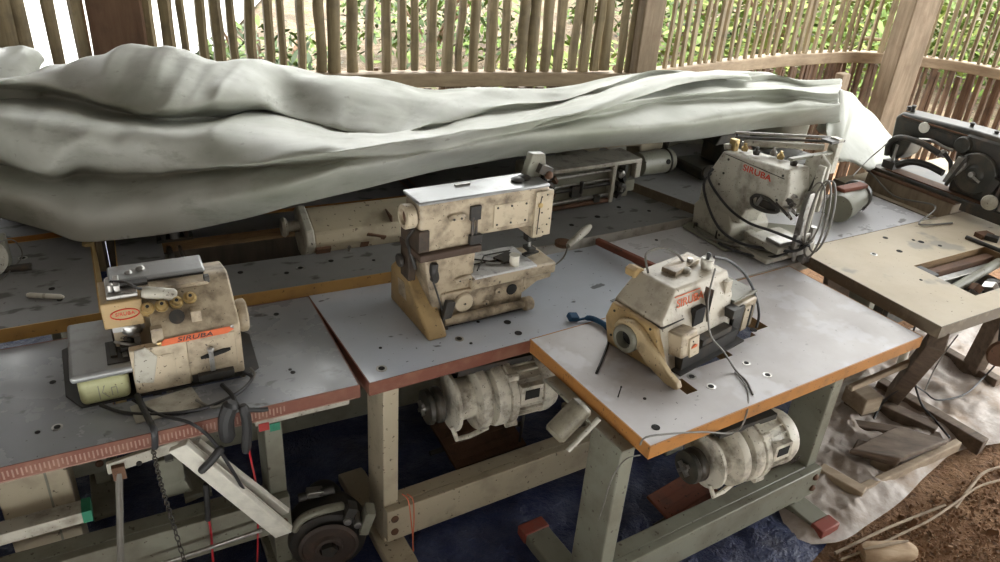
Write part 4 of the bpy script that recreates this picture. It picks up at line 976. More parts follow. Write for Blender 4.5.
# ---------------- beige machine tipped back in its cutout
M = on(TR2b, .60, .19, 'beige_sewing_machine', 'dirty beige sewing machine lying tipped over in its cutout left of the flatbed machine')
mb = MB(); mb.prism([(.05, -.035), (.0, .04), (.015, .082), (.14, .125), (.19, .10), (.20, .0), (.15, -.035)], 'x', .02, .47, standcream); bd = part(mb, 'arm', M, bevel=.008, seg=3)
mb = MB(); mb.prism([(.055, -.045), (-.004, .04), (.015, .092), (.145, .135), (.20, .10), (.20, -.01), (.15, -.045)], 'x', -.008, .022, greywhite); part(mb, 'end_plate', M, bevel=.006)
mb = MB(); mb.box((.05, .015, .018), (.05, .02, .03), rust, (R(35), 0, 0)); mb.box((.24, .004, .045), (.07, .006, .02), rust, (R(35), .3, 0)); mb.box((.2, .02, .015), (.03, .01, .03), rust, (R(35), 0, 0)); mb.bx(.30, .306, .02, .10, .086, .108, rust); mb.cyl((.14, .02, -.03), (.14, .0, .02), .006, steel); mb.bx(.10, .22, -.01, .03, -.04, -.01, greasy)
screw(mb, (.01, .0, .05), (-1, 0, 0)); part(mb, 'rusty_fittings', M)
mb = MB(); mb.lathe([(.03, 0), (.036, .01), (.03, .02)], (-.05, .12, .07), (-1, 0, 0), greywhite, 16); mb.cyl((-.07, .12, .07), (0, .12, .07), .02, greywhite); part(mb, 'end_knob', M)

# ---------------- dark machine and cylinder on the raised table
c = at(712, 178, .835); M = thing('dark_sewing_machine', 'dark greasy machine half hidden under the tarpaulin left of the buttonhole machine', 'sewing machine', (c.x, c.y, .83), R(30))
mb = MB(); mb.bx(-.07, .22, .0, .20, .0, .05, oldblack); mb.bx(.05, .20, .02, .16, .05, .20, oldblack); part(mb, 'body', M, bevel=.01)
mb = MB(); mb.prism([(-.02, .16), (.18, .17), (.18, .23), (.02, .235)], 'y', .0, .12, oldblack); mb.bx(.02, .13, -.01, .10, .215, .232, greywhite); part(mb, 'arm', M, bevel=.005)
mb = MB(); mb.lathe([(.02, 0), (.034, .004), (.036, .012), (.03, .018)], (-.05, -.02, .045), (-.4, -1, .2), darkiron, 20); mb.box((-.02, -.03, .02), (.07, .03, .03), steel, (0, .2, .3)); mb.tube(loop_pts(-.05, -.04, .045, .03, .03, 16), .004, steel, 6); mb.tube(smooth([(-.02, -.02, .05), (.06, -.04, .10), (.10, .0, .2), (.06, .02, .24)], 6), .007, cable_black, 8); part(mb, 'small_wheel', M)
mb = MB(); mb.lathe([(.02, 0), (.05, .004), (.054, .02), (.05, .03)], (.13, -.01, .115), (0, -1, 0), rust, 20); part(mb, 'cover_disc', M)
c = at(660, 163, .90); M = thing('cast_drum', 'grey green cylindrical casting lying under the tarpaulin edge on the raised table', 'drum', (c.x-.02, c.y+.05, .83), R(32))
mb = MB(); mb.lathe([(.04, -.10), (.055, -.09), (.055, .09), (.048, .10), (.02, .10)], (0, 0, .055), (1, 0, 0), greygreen, 24); mb.lathe([(.012, 0), (.012, .004)], (.04, -.052, .07), (0, -1, .3), darkhole, 12); part(mb, 'shell', M)
mb = MB(); mb.lathe([(.058, .06), (.060, .065), (.058, .07)], (0, 0, .055), (1, 0, 0), darkiron, 24); part(mb, 'band', M)

# ---------------- things on the far left table
c = at(-8, 275, .79); M = thing('thread_winder', 'grey wheel with pale rim and wire loop on the far left table', 'winder', (c.x, c.y, .79), R(27))
mb = MB(); mb.lathe([(.02, 0), (.05, .006), (.055, .02), (.045, .03), (.02, .03)], (0, 0, .056), (.6, -.6, .1), greywhite, 26); part(mb, 'wheel', M)
mb = MB(); mb.bx(-.05, .05, .02, .09, 0, .1, greygreen); mb.bx(.02, .11, .0, .03, .0, .014, darkiron); part(mb, 'bracket', M, bevel=.003)
mb = MB(); mb.tube(smooth([(.0, -.02, .10), (.07, .03, .10), (.085, .06, .03), (.05, .0, .006), (.0, -.10, .003)], 6), .0022, cable_grey, 6); part(mb, 'wire', M)
a, b = at(27, 295, .797), at(64, 297, .797); mb = MB(); mb.tube([a, a.lerp(b, .08), a.lerp(b, .9), b], [.006, .0085, .0085, .004], white_plastic, 10); mb.tube([a.lerp(b, .45), a.lerp(b, .52)], .009, greywhite, 10)
tag(mb.build('white_tube'), 'short white plastic tube lying on the grey table at the far left', 'tube')
# steel clamp and slats of timber in the gap beside the overlock machine
a, b = at(92, 252, .70), at(95, 300, .74); mb = MB(); a = at(88, 242, .80); mb.tube([Vector((a.x, a.y, .004)), Vector((a.x, a.y, .45)), Vector((a.x, a.y, .80))], .020, wood('yellow_timber', (.42, .29, .11), (.58, .44, .22), 4, (6, 6, 1)), 8)
tag(mb.build('yellow_timber_stick', angle=30), 'yellowish timber stick standing in the gap between the two ochre edged tables', 'stick')
c = TR2b.W(.19, .48); M = thing('steel_clamp', 'blue grey steel bolt clamp on the ochre edged table below the tarpaulin hem', 'clamp', (c.x, c.y, .79), R(28))
mb = MB(); mb.bx(-.06, .06, -.03, .03, 0, .012, oldblack); mb.bx(-.045, -.03, -.03, .03, .012, .08, darkiron); mb.bx(.03, .045, -.03, .03, .012, .08, darkiron); part(mb, 'bracket', M, bevel=.002)
mb = MB(); mb.cyl((0, -.02, .012), (0, -.02, .06), .016, platesteel, seg=12); mb.lathe([(.02, 0), (.022, .01), (.012, .016)], (0, -.02, .055), (0, 0, 1), platesteel, 6); part(mb, 'bolt', M, 'bluish bolt')
c = TR2b.W(.16, .16); mb = MB()
p0, p1 = TR2b.W(.175, .22, -.03), TR2b.W(.165, .45, -.02)
mb.tube([p0, p1], .009, steel, 8); mb.tube([TR2b.W(.205, .22, -.03), TR2b.W(.20, .45, -.02)], .006, steel, 8); part(mb, 'slot_bars', None); o = bpy.data.objects['slot_bars']; o.parent = None
tag(o, 'pair of steel hinge bars lying across the slot behind the overlock machine', 'bars')

# ================================================================ ROWS HIDDEN UNDER THE TARPAULIN
g3 = 'grey tables and machines under the tarpaulin'
for k, (T, u) in enumerate(((TR2a, .0), (TR2b, .0), (TR2c, .0))):
    p = T.W(u, .63)
    t3 = table((p.x, p.y, .79), math.degrees(T.ang), 1.18, .55, ('grey table hidden by the tarpaulin, behind the far left table', 'grey table hidden by the tarpaulin, behind the table with the long cutout', 'grey table hidden by the tarpaulin, behind the machine lying on its back')[k], lam_dirty, edge_orange, group=g3)
    stand(t3, .1, 1.0, .12, greygreen, tip=greygreen)
    mb = MB(); mb.bx(.05, 1.12, .50, .52, .25, .74, plankw); part(mb, 'light_block_panel', t3.root, 'added dark plank panel blocking light from the fence')  # hidden panel added to stop light coming through the lower slats
def covered(T, u, v, label, yaw=0):
    M = on(T, u, v, 'covered_machine', label, group='machines under the tarpaulin', yaw=yaw)
    mb = MB(); mb.bx(0, .46, 0, .17, .0, .03, greywhite); part(mb, 'bed', M, bevel=.004)
    mb = MB(); mb.prism([(.0, .12), (.04, .24), (.42, .24), (.46, .2), (.46, .03), (.34, .03), (.32, .16), (.09, .17), (.08, .10), (.0, .10)], 'y', .03, .14, standcream); part(mb, 'arm', M, bevel=.01)
    mb = MB(); mb.lathe([(.05, 0), (.06, .01), (.06, .03), (.03, .035)], (.46, .085, .16), (1, 0, 0), oldblack, 24); part(mb, 'handwheel', M)
covered(TR2c, .72, .42, 'beige machine just visible under the tarpaulin behind the machine lying on its back')
covered(TR2b, .35, .72, 'beige machine under the middle of the tarpaulin')
covered(TR2a, .45, .60, 'beige machine under the left of the tarpaulin')

# ================================================================ MOTORS
def clutch_motor(T, u, v, z, label, yaw=0, s=1., brkt=True, pitch=0):
    M = thing('clutch_motor', label, 'motor', T.W(u, v, z), (0, R(pitch), T.ang+R(yaw)), 'clutch motors hanging under tables')
    X = (1, 0, 0); S = lambda pr: [(r*s, t*s) for r, t in pr]
    mb = MB(); mb.lathe(S([(.02, -.02), (.065, -.015), (.068, 0), (.055, .012), (.068, .024), (.068, .04), (.03, .045)]), (0, 0, 0), X, oldblack, 26); mb.lathe(S([(.018, -.03), (.018, .06)]), (0, 0, 0), X, steel, 12); mb.box((-.03*s, 0, 0), (.01, .05, .012), steel, (.6, 0, 0)); mb.box((-.03*s, 0, 0), (.01, .05, .012), steel, (-.9, 0, 0)); part(mb, 'pulley', M, 'black pulley')
    mb = MB(); mb.lathe(S([(.085, .07), (.112, .075), (.112, .088), (.095, .092), (.078, .095), (.078, .155), (.09, .16)]), (0, 0, 0), X, motorwhite, 30); part(mb, 'clutch_housing', M, bevel=.001)
    mb = MB(); mb.lathe(S([(.09, .158), (.124, .165), (.127, .175), (.127, .198), (.118, .205), (.095, .208), (.095, .222), (.125, .228), (.130, .24), (.130, .27), (.122, .278)]), (0, 0, 0), X, motorwhite, 34); part(mb, 'flywheel_casing', M, bevel=.001)
    mb = MB(); mb.lathe(S([(.12, .276), (.133, .28), (.133, .305), (.11, .31)]), (0, 0, 0), X, motorwhite, 34)
    for a in (.6, 2.2, 3.9, 5.4):
        mb.cyl((.27*s, .13*s*math.cos(a), .13*s*math.sin(a)), (.315*s, .13*s*math.cos(a), .13*s*math.sin(a)), .016*s, motorwhite, seg=10)
    part(mb, 'flange', M, bevel=.001)
    mb = MB(); mb.lathe(S([(.10, .305), (.105, .31), (.105, .42), (.102, .425)]), (0, 0, 0), X, motorwhite, 30)
    for i in range(22):
        a = 2*math.pi*i/22; mb.box((.365*s, .108*s*math.cos(a), .108*s*math.sin(a)), (.105*s, .014*s, .006*s), motorwhite, (a, 0, 0))
    part(mb, 'ribbed_body', M, 'ribbed motor body')
    mb = MB(); mb.lathe(S([(.112, .42), (.117, .425), (.117, .455), (.105, .485), (.08, .497), (.04, .50), (.002, .50)]), (0, 0, 0), X, motorwhite, 30); part(mb, 'end_cover', M, bevel=.001)
    mb = MB(); mb.bx(.31*s, .40*s, -.128*s, -.10*s, .01*s, .085*s, motorwhite); mb.bx(.325*s, .385*s, -.1305*s, -.127*s, .03*s, .07*s, darkhole); part(mb, 'terminal_box', M, bevel=.003)
    mb = MB(); mb.bx(.10*s, .40*s, -.02, .06, .12*s, .145*s, darkiron); mb.tube([(.07*s, -.06*s, -.07*s), (.08*s, -.08*s, -.115*s), (.14*s, -.07*s, -.125*s), (.22*s, -.05*s, -.125*s)], .010*s, motorwhite, 8)
    part_each(mb, 'clutch_lever', M)
    return M
clutch_motor(TB, .25, .13, -.255, 'white ribbed clutch motor hanging under the bluish white middle table', yaw=-4, s=.88)
clutch_motor(TC, .29, .09, -.262, 'white clutch motor with lettering hanging under the dusty front table', yaw=-3, s=.78)
M = bpy.data.objects['clutch_motor.001']
eb = [c for c in M.children if c.name.startswith('end_cover')][0]
lettering('lettering', 'SLF', .026, logo_black, eb, (.36, -.094, -.03), (R(90), 0, 0), sx=1.1)
# dark motor standing on the ground between the left and middle tables
c = at(328, 537, .15); M = thing('dark_motor', 'black round motor on the ground between the left and the middle table', 'motor', (c.x, c.y, .012), R(18))
mb = MB(); mb.lathe([(.05, 0), (.115, .01), (.122, .03), (.122, .10), (.10, .14), (.06, .16), (.06, .22), (.05, .24)], (0, -.02, .125), (0, 1, .0), greasy, 34); part(mb, 'housing', M, bevel=.001)
mb = MB(); mb.lathe([(.088, 0), (.092, -.005), (.082, -.012), (.078, -.006), (.045, -.004), (.04, -.016), (.03, -.018), (.028, -.006), (.002, -.006)], (0, -.022, .125), (0, 1, 0), paint('brown_black_iron', (.05, .035, .028), dirt=(.12, .07, .045), rough=.6), 34); part(mb, 'pulley', M, 'brown pulley disc')
mb = MB(); mb.prism([(.025, 0), (.008, .022), (-.022, .014), (-.022, -.014), (.008, -.022)], 'y', -.05, -.02, darkiron); mb.bm.transform(Matrix.Translation((0, 0, .125))) if False else None; o = part(mb, 'hub_nut', M); o.location = (0, 0, .125)
mb = MB(); mb.tube(smooth([(-.10, -.0, .19), (-.07, .0, .235), (-.01, .0, .255), (.05, .02, .24)], 5), .014, greygreen, 8); mb.box((.07, .0, .235), (.03, .04, .05), darkiron, (0, .4, 0)); mb.cyl((.06, -.03, .215), (.06, .03, .215), .012, steel); mb.cyl((.09, -.03, .195), (.09, .03, .195), .012, steel); mb.cyl((-.08, .05, .27), (.03, .05, .285), .013, darkiron); mb.box((.12, .0, .19), (.03, .05, .09), greygreen, (0, .3, 0)); mb.box((-.03, .05, .285), (.05, .03, .02), steel, (0, .2, .2)); part(mb, 'brake_lever', M, bevel=.002)
# ================================================================ LOOSE THINGS
def wire(name, pts, r, m, label, cat='cable', n=6, group=None, seg=6):
    mb = MB(); mb.tube(smooth(pts, n), r, m, seg); return tag(mb.build(name, angle=60), label, cat, group)
A_ = TA.W
def pv(T, px, py, v): return T.M @ (onv(T, px, py, v))
# white plastic channel pair hanging in front of the left table
for k, (p, q, w, lab) in enumerate((((178, 446), (284, 533), .028, 'broad white plastic channel leaning out from under the red patterned edge'), ((196, 442), (286, 512), .012, 'narrow white plastic strip behind the broad white channel under the left table'))):
    a = pv(TA, *p, .01+.03*k); b = pv(TA, *q, -.02+.04*k); d = (b-a).normalized(); s = d.cross(Vector((0, 1, 0))).normalized(); n = d.cross(s).normalized()
    mb = MB(); h = .008
    mb.hexa([a-s*w-n*h, a+s*w-n*h, a+s*w+n*h, a-s*w+n*h], [b-s*w-n*h, b+s*w-n*h, b+s*w+n*h, b-s*w+n*h], white_plastic)
    if k == 0: mb.hexa([a-s*w*.15-n*(h+.006), a+s*w-n*(h+.006), a+s*w-n*h, a-s*w*.15-n*h], [b-s*w*.15-n*(h+.006), b+s*w-n*(h+.006), b+s*w-n*h, b-s*w*.15-n*h], white_plastic)
    tag(mb.build(('white_channel', 'white_strip')[k], bevel=.002), lab, ('channel', 'strip')[k])
# knee lifter bracket with rod and chain
M = thing('lifter_bracket', 'pale drilled steel bracket with a hanging rod under the left table', 'bracket', TA.W(0, 0, -.75) , TA.ang)
def la(px, py, v): return onv(TA, px, py, v)+Vector((0, 0, .75))
a, b = la(107, 470, .05), la(208, 436, .05); h = .017
mb = MB(); mb.hexa([a+Vector((0, 0, -h)), b+Vector((0, 0, -h)), b+Vector((0, .012, -h)), a+Vector((0, .012, -h))], [a+Vector((0, 0, h)), b+Vector((0, 0, h)), b+Vector((0, .012, h)), a+Vector((0, .012, h))], greywhite); br = part(mb, 'bar', M, bevel=.002)
mb = MB()
for px, py in ((118, 470), (139, 463)): c = la(px, py, .05); mb.lathe([(.007, 0), (.007, .003)], c, (0, -1, 0), darkhole, 12)
part_each(mb, 'hole', br)
mb = MB(); a, b = la(119, 472, .043), la(121, 575, .02); mb.tube([a, b], .009, cable_grey, 8); mb.box(a, (.03, .014, .04), rust); part(mb, 'rod', M, 'brown hanging rod')
# chain
M = thing('pull_chain', 'dark link chain hanging in front of the left table', 'chain', (0, 0, 0))
pts = smooth([pv(TA, 152, 445, .03), pv(TA, 160, 480, .03), pv(TA, 172, 520, .02), pv(TA, 190, 580, .0)], 12); mb = MB()
for i, (a, b) in enumerate(zip(pts, pts[1:])):
    d = (b-a).normalized(); x = Vector((1, 0, 0)) if i % 2 else Vector((0, 1, 0)); x = (x-d*x.dot(d)).normalized(); c = (a+b)/2; r = (b-a).length*.62
    mb.tube([c+d*r*math.cos(t)+x*.006*math.sin(t) for t in (k*math.pi/5 for k in range(11))], .0018, darkiron, 5, cap=False)
M2 = mb.build('pull_chain_links', M); M2.name = 'chain_links'
# cables of the overlock machine
ct = lambda px, py, z=.006: at(px, py, TA.z+z)
wire('black_cable', [ct(100, 405, .02), ct(125, 413), ct(165, 414), ct(205, 408, .01), ct(238, 393, .015), ct(252, 378, .02), ct(243, 372, .03)], .005, cable_black, 'black cable looping round the foot of the overlock machine')
wire('black_flex', [ct(133, 400, .01), ct(160, 415), ct(190, 423, .012), pv(TA, 212, 440, -.015), pv(TA, 232, 470, -.02), pv(TA, 244, 490, -.01), pv(TA, 256, 505, .02)], .0045, cable_black, 'black flex running from the overlock machine over the patterned edge to the channel')
wire('taped_cable', [ct(137, 395, .02), ct(148, 418, .01), pv(TA, 154, 430, -.012), pv(TA, 155, 448, -.012)], .008, cable_black, 'thick taped black cable dropping over the patterned edge below the overlock machine')
wire('grey_cable', [ct(196, 400, .012), ct(215, 407, .01), ct(240, 392, .01), ct(254, 376, .012), ct(250, 368, .02)], .004, cable_grey, 'grey cable lying on the left table right of the black loop')
# black bundle of plugs over the edge
M = thing('plug_bundle', 'bundle of black taped plugs hanging over the red patterned edge', 'plugs', (0, 0, 0))
for k, (p0, p1, p2, r) in enumerate((((232, 402), (226, 420), (228, 440), .020), ((243, 405), (247, 425), (246, 452), .013), ((222, 447), (212, 460), (200, 472), .011))):
    mb = MB(); a, b, c = (pv(TA, *p, -.022) for p in (p0, p1, p2)); mb.tube(smooth([a, b, c], 4), [r*.6]+[r]*7+[r*.7], rubber, 10); part(mb, 'plug', M)
mb = MB(); mb.tube(smooth([ct(222, 385, .01), ct(232, 395, .02), pv(TA, 240, 408, -.02), ct(258, 410, .012), ct(268, 409, .008)], 5), .006, rubber, 8); part(mb, 'lead', M)
rg = 'red wires hanging from the left table'
wire('red_wire', [pv(TA, 246, 430, -.03), pv(TA, 251, 460, -.02), pv(TA, 256, 485, .05), pv(TA, 258, 520, .06), pv(TA, 257, 575, .06)], .0028, red_plastic, 'thin red wire hanging from the black plugs past the right end of the channel', 'wire', group=rg)
wire('red_wire', [pv(TA, 206, 502, .06), pv(TA, 210, 525, .06), pv(TA, 212, 545, .06), pv(TA, 214, 580, .06)], .0035, red_plastic, 'red wire below the taped knot left of the channel', 'wire', group=rg)
wire('taped_knot', [pv(TA, 206, 484, .055), pv(TA, 207, 500, .055), pv(TA, 208, 520, .055)], .008, rubber, 'black taped knot with a red end in front of the left crossbar', 'knot')
# flat pale plate on the left table
mb = MB(); q = [ct(130, 408, .001), ct(136, 424, .001), ct(206, 408, .001), ct(192, 388, .001)]; mb.hexa(q, [p+Vector((0, 0, .005)) for p in q], greywhite); tag(mb.build('pale_plate', bevel=.001), 'thin pale plate lying on the left table in front of the overlock machine', 'plate')
# red and green stickers and light rail at the right end of the left table
M = thing('stand_rail', 'pale steel rail with a red and a green tape patch under the patterned table', 'rail', TA.W(0, 0, -.75), TA.ang)
mb = MB(); mb.bx(.93, 1.195, .075, .095, .63, .70, greywhite); rr = part(mb, 'rail', M, bevel=.002)
for nm, m_, px in (('red_patch', red_tape, 264), ('green_patch', green_tape, 275)):
    c = la(px, 427, .074); mb = MB(); mb.bx(c.x-.014, c.x+.014, .0735, .0755, c.z-.013, c.z+.013, m_); part(mb, nm, rr)
# orange strings on the middle stand
for k, dx in enumerate((0, 5)):
    wire('orange_string', [pv(TB, 402+dx, 494, .015), pv(TB, 408+dx, 500, .0), pv(TB, 411+dx*.6, 520, .0), pv(TB, 413, 545, .0), pv(TB, 411+dx, 575, .0)], .002, orange_string, ('left', 'right')[k]+' strand of orange string hanging over the crossbar of the middle table', 'string', group='orange strings on the middle crossbar')
# boxes and boards under the left table
M = thing('sheet_box', 'dull beige sheet metal cabinet under the far left of the patterned table', 'cabinet', (0, 0, 0))
a, b = at(14, 548, .28), at(68, 540, .28)
c = pv(TA, 40, 505, .30); 
M.location = (c.x, c.y, .012); M.rotation_euler = (0, 0, R(29))
mb = MB(); mb.bx(-.09, .085, 0, .12, 0, .62, standcream); part(mb, 'shell', M, bevel=.004)
mb = MB(); mb.bx(.028, .034, -.003, .0, .15, .6, greygreen); part(mb, 'seam', M)
a = pv(TA, -20, 552, .06); b = pv(TA, 84, 523, .06); d = (b-a).normalized(); n = Vector((-d.y, d.x, 0)).normalized()
M = thing('flat_board', 'pale flat board with a green taped end lying on the left crossbar', 'board', (0, 0, 0))
mb = MB(); mb.hexa([a, b, b+n*.05, a+n*.05], [p+Vector((0, 0, .035)) for p in (a, b, b+n*.05, a+n*.05)], greywhite); part(mb, 'board', M, bevel=.002)
mb = MB(); e = b+d*.022; mb.hexa([b-n*.001, e-n*.001, e+n*.051, b+n*.051], [p+Vector((0, 0, .036)) for p in (b-n*.001, e-n*.001, e+n*.051, b+n*.051)], green_tape); part(mb, 'green_end', M, 'green tape on the board end')
a = pv(TA, 150, 568, .03); b = pv(TA, 262, 530, .03); wire('steel_rod', [a, a.lerp(b, .5), b], .006, steel, 'thin pale rod running under the left crossbar', 'rod')
c = pv(TA, 172, 478, .2); M = thing('switch_box', 'small grey switch box under the left table behind the chain', 'switch box', (c.x, c.y, c.z-.07), TA.ang)
mb = MB(); mb.bx(-.035, .035, 0, .05, .05, .14, greygreen); mb.prism([(-.03, 0), (.05, 0), (.03, .055), (-.035, .055)], 'y', .0, .05, greygreen); part(mb, 'case', M, bevel=.004)
mb = MB(); mb.bx(-.01, .012, .0, .02, .13, TA.z-TH-c.z+.07, darkiron); part(mb, 'hanger', M)

# cylinder under the front table
a, b = pv(TC, 553, 436, .16), pv(TC, 584, 404, .16)
M = thing('steel_tray', 'worn beige steel tray tube hanging under the left side of the dusty front table', 'tray', (0, 0, 0))
mb = MB(); mb.tube([a, a.lerp(b, .08), a.lerp(b, .92), b], [.024, .032, .032, .024], paint('dull_tray_paint', (.20, .18, .13), dirt=(.05, .04, .03), scale=25, lo=.45, hi=.7), 20); part(mb, 'tube', M)
mb = MB(); mb.tube([a+Vector((.04, -.03, -.02)), b+Vector((.04, -.03, -.02))], .007, greywhite, 8); part(mb, 'rim_rod', M)
# treadle plates
def pedal(px, py, z, ang, w, d, m, label, tilt=12):
    c = at(px, py, z); M = thing('foot_pedal', label, 'pedal', (c.x, c.y, z), (R(tilt), 0, R(ang)), 'foot pedals under the tables')
    mb = MB(); mb.bx(-w/2, w/2, -d/2, d/2, 0, .012, m); pl = part(mb, 'plate', M, bevel=.003)
    mb = MB()
    for i in range(5): mb.bx(-w/2+.02, w/2-.02, -d/2+d*(i+.7)/6, -d/2+d*(i+.7)/6+.008, .012, .016, m)
    part(mb, 'ridges', pl)
    mb = MB(); mb.cyl((-w/2-.05, 0, -.01), (w/2+.05, 0, -.01), .009, darkiron); mb.cyl((w/2-.02, -d/2+.02, .0), (w/2+.0, -d/2+.1, .40), .0055, darkiron) ; part(mb, 'axle_and_rod', M)
    return M
pedal(690, 503, .12, 40, .26, .19, redrust, 'red brown foot pedal under the dusty front table')
pedal(478, 436, .14, 33, .30, .22, rust, 'dark foot pedal under the middle table')
mb = MB(); q = [at(x, y, .05) for x, y in ((430, 455), (520, 440), (520, 470), (440, 492))]
# blue tie, cables and nail on the front table
cc = lambda px, py, z=.004: at(px, py, TC.z+z)
M = thing('blue_cloth_strip', 'dark blue cloth strip with a knotted end on the dusty front table', 'cloth', (0, 0, 0))
mb = MB(); mb.tube(smooth([cc(578, 320, .006), cc(590, 318, .01), cc(602, 323, .012), cc(614, 332, .012)], 5), [.004]*4+[.009]*8+[.011]*4, blue_cloth, 8); part(mb, 'strip', M)
mb = MB(); c = cc(573, 317, .012); mb.box(c, (.035, .028, .02), blue_cloth, (.3, .2, .5)); part(mb, 'knot', M, bevel=.004)
wire('power_cable', [cc(622, 318, .05), cc(613, 330, .02), cc(606, 350, .004), cc(597, 372, .004), pv(TC, 590, 390, .35), pv(TC, 588, 405, .33), pv(TC, 593, 440, .25), pv(TC, 590, 478, .2)], .0045, cable_black, 'black cable running from the round guard over the left edge of the dusty front table')
wire('grey_flex', [cc(735, 372), cc(747, 388), pv(TC, 747, 412, -.008), pv(TC, 735, 432, -.012), pv(TC, 700, 432, -.006), pv(TC, 650, 436, -.0), pv(TC, 640, 445, .0)], .0026, cable_grey, 'grey flex drooping over the orange edge of the dusty front table', 'cord')
wire('thin_flex', [pv(TC, 640, 455, .07), pv(TC, 625, 460, .06), pv(TC, 612, 478, .055), pv(TC, 602, 510, .05), pv(TC, 598, 520, .05)], .002, cable_grey, 'thin grey flex hanging on the left leg of the dusty front table', 'cord')
mb = MB(); c = cc(618, 397); mb.tube([c, c+Vector((.004, 0, .035))], .0018, darkiron, 6); mb.sph(c+Vector((.004, 0, .035)), .003, darkiron); tag(mb.build('nail'), 'small nail standing up in the dusty front table left of the slot', 'nail')
# spool on the flatbed machine
M = on(TB, .569, .193, 'thread_spool', 'white thread spool standing on the work arm of the flatbed machine', 'spool', z=.1612)
mb = MB(); mb.lathe([(.017, 0), (.017, .003)], (0, 0, 0), (0, 0, 1), white_plastic, 18); mb.lathe([(.017, .033), (.017, .036), (.006, .036)], (0, 0, 0), (0, 0, 1), white_plastic, 18); part_each(mb, 'flange', M)
mb = MB(); mb.lathe([(.014, .003), (.0155, .01), (.0155, .028), (.014, .033)], (0, 0, 0), (0, 0, 1), thread, 18); part(mb, 'thread', M)
# gooseneck lamp resting behind the flatbed machine
M = thing('gooseneck_lamp', 'pale pen shaped lamp head on a thin grey gooseneck right of the flatbed machine', 'lamp', (0, 0, 0))
a, b = at(568, 246, .83), at(590, 226, .86)
mb = MB(); mb.tube([a, a.lerp(b, .1), a.lerp(b, .8), b], [.009, .013, .016, .010], greywhite, 12); part(mb, 'lamp_head', M)
mb = MB(); mb.tube(smooth([a, at(563, 258, .78), at(550, 267, .77), at(530, 268, .83), at(505, 262, .88), at(495, 262, .90)], 6), .003, cable_grey, 6); part(mb, 'gooseneck', M)
c = at(563, 244, .80); mb = MB(); mb.lathe([(.02, 0), (.032, .006), (.032, .02), (.01, .024)], (c.x, c.y, .79), (0, 0, 1), rust, 18); tag(mb.build('rusty_cap'), 'round rusty cap lying on the seam behind the gooseneck lamp', 'cap')
# oil bottle caps, wires on tables to the right
wire('pale_wire', [at(853, 176, .9), at(868, 160, .92), at(882, 148, .98), at(888, 142, 1.0)], .003, cable_grey, 'thin pale wire rising from the small motor to the big black machine', 'wire')
wire('pale_cable', [TD.W(1.60, .48, .10), TD.W(1.585, .40, .09), TD.W(1.58, .25, .03), TD.W(1.57, .05, .06), TE.W(.72, .59, .01), TE.W(.9, .55, .004)], .004, cable_grey, 'pale cable running over the wooden bed of the big black machine')

# ================================================================ RIGHT: TREADLE FRAME, WOOD, SHEET
brownw = wood('dark_weathered_wood', (.075, .055, .04), (.17, .12, .085), 4, (2, 10, 10), .8, dirt=(.28, .22, .16), damt=.35)
palew = wood('pale_weathered_wood', (.30, .23, .16), (.44, .35, .25), 4, (2, 10, 10), .8, dirt=(.16, .11, .08), damt=.5)
def beam(p, q, w, h, m, name, parent=None, bevel=.004, up=Vector((0, 0, 1))):
    p, q = Vector(p), Vector(q); d = (q-p).normalized(); s = d.cross(up).normalized()*w/2; t = s.cross(d).normalized()*h/2
    mb = MB(); n = 5; rings = []
    for i in range(n+1):
        c = p.lerp(q, i/n); j = .002*math.sin(i*2.1+p.x*9); rings.append([c-s-t*(1+j), c+s-t, c+s*(1+j*5)+t, c-s+t])
    mb.loft(rings, m); return mb.build(name, parent, bevel=bevel)
g = lambda px, py, z=0.: at(px, py, z)
M = TE.root
top = at(938, 340, .73); f0 = g(882, 392, .06); f1 = g(982, 447, .05)
beam(top, g(893, 396, .09), .06, .07, brownw, 'leg', M).matrix_parent_inverse = Matrix.Identity(4)
beam(g(878, 385, .07), g(983, 447, .05), .055, .07, brownw, 'foot', M)
beam(TE.W(1.15, .3, -.045), TE.W(1.17, .35, -.72), .05, .09, brownw, 'leg', M); beam(TE.W(1.18, .55, -.73), TE.W(1.17, .22, -.73), .055, .07, brownw, 'foot', M)
beam(TE.W(.12, .5, -.045), TE.W(.2, .45, -.68), .05, .09, brownw, 'leg', M)
beam(g(850, 388, .42), g(925, 356, .50), .02, .025, palew, 'brace', M)
for nm in ('leg', 'foot', 'brace'):
    for o in M.children:
        if o.name.split('.')[0] == nm and o.matrix_parent_inverse == Matrix.Identity(4) and tuple(o.location) == (0, 0, 0):
            o.data.transform((Matrix.Translation(M.location) @ Matrix.Rotation(TE.ang, 4, 'Z')).inverted())
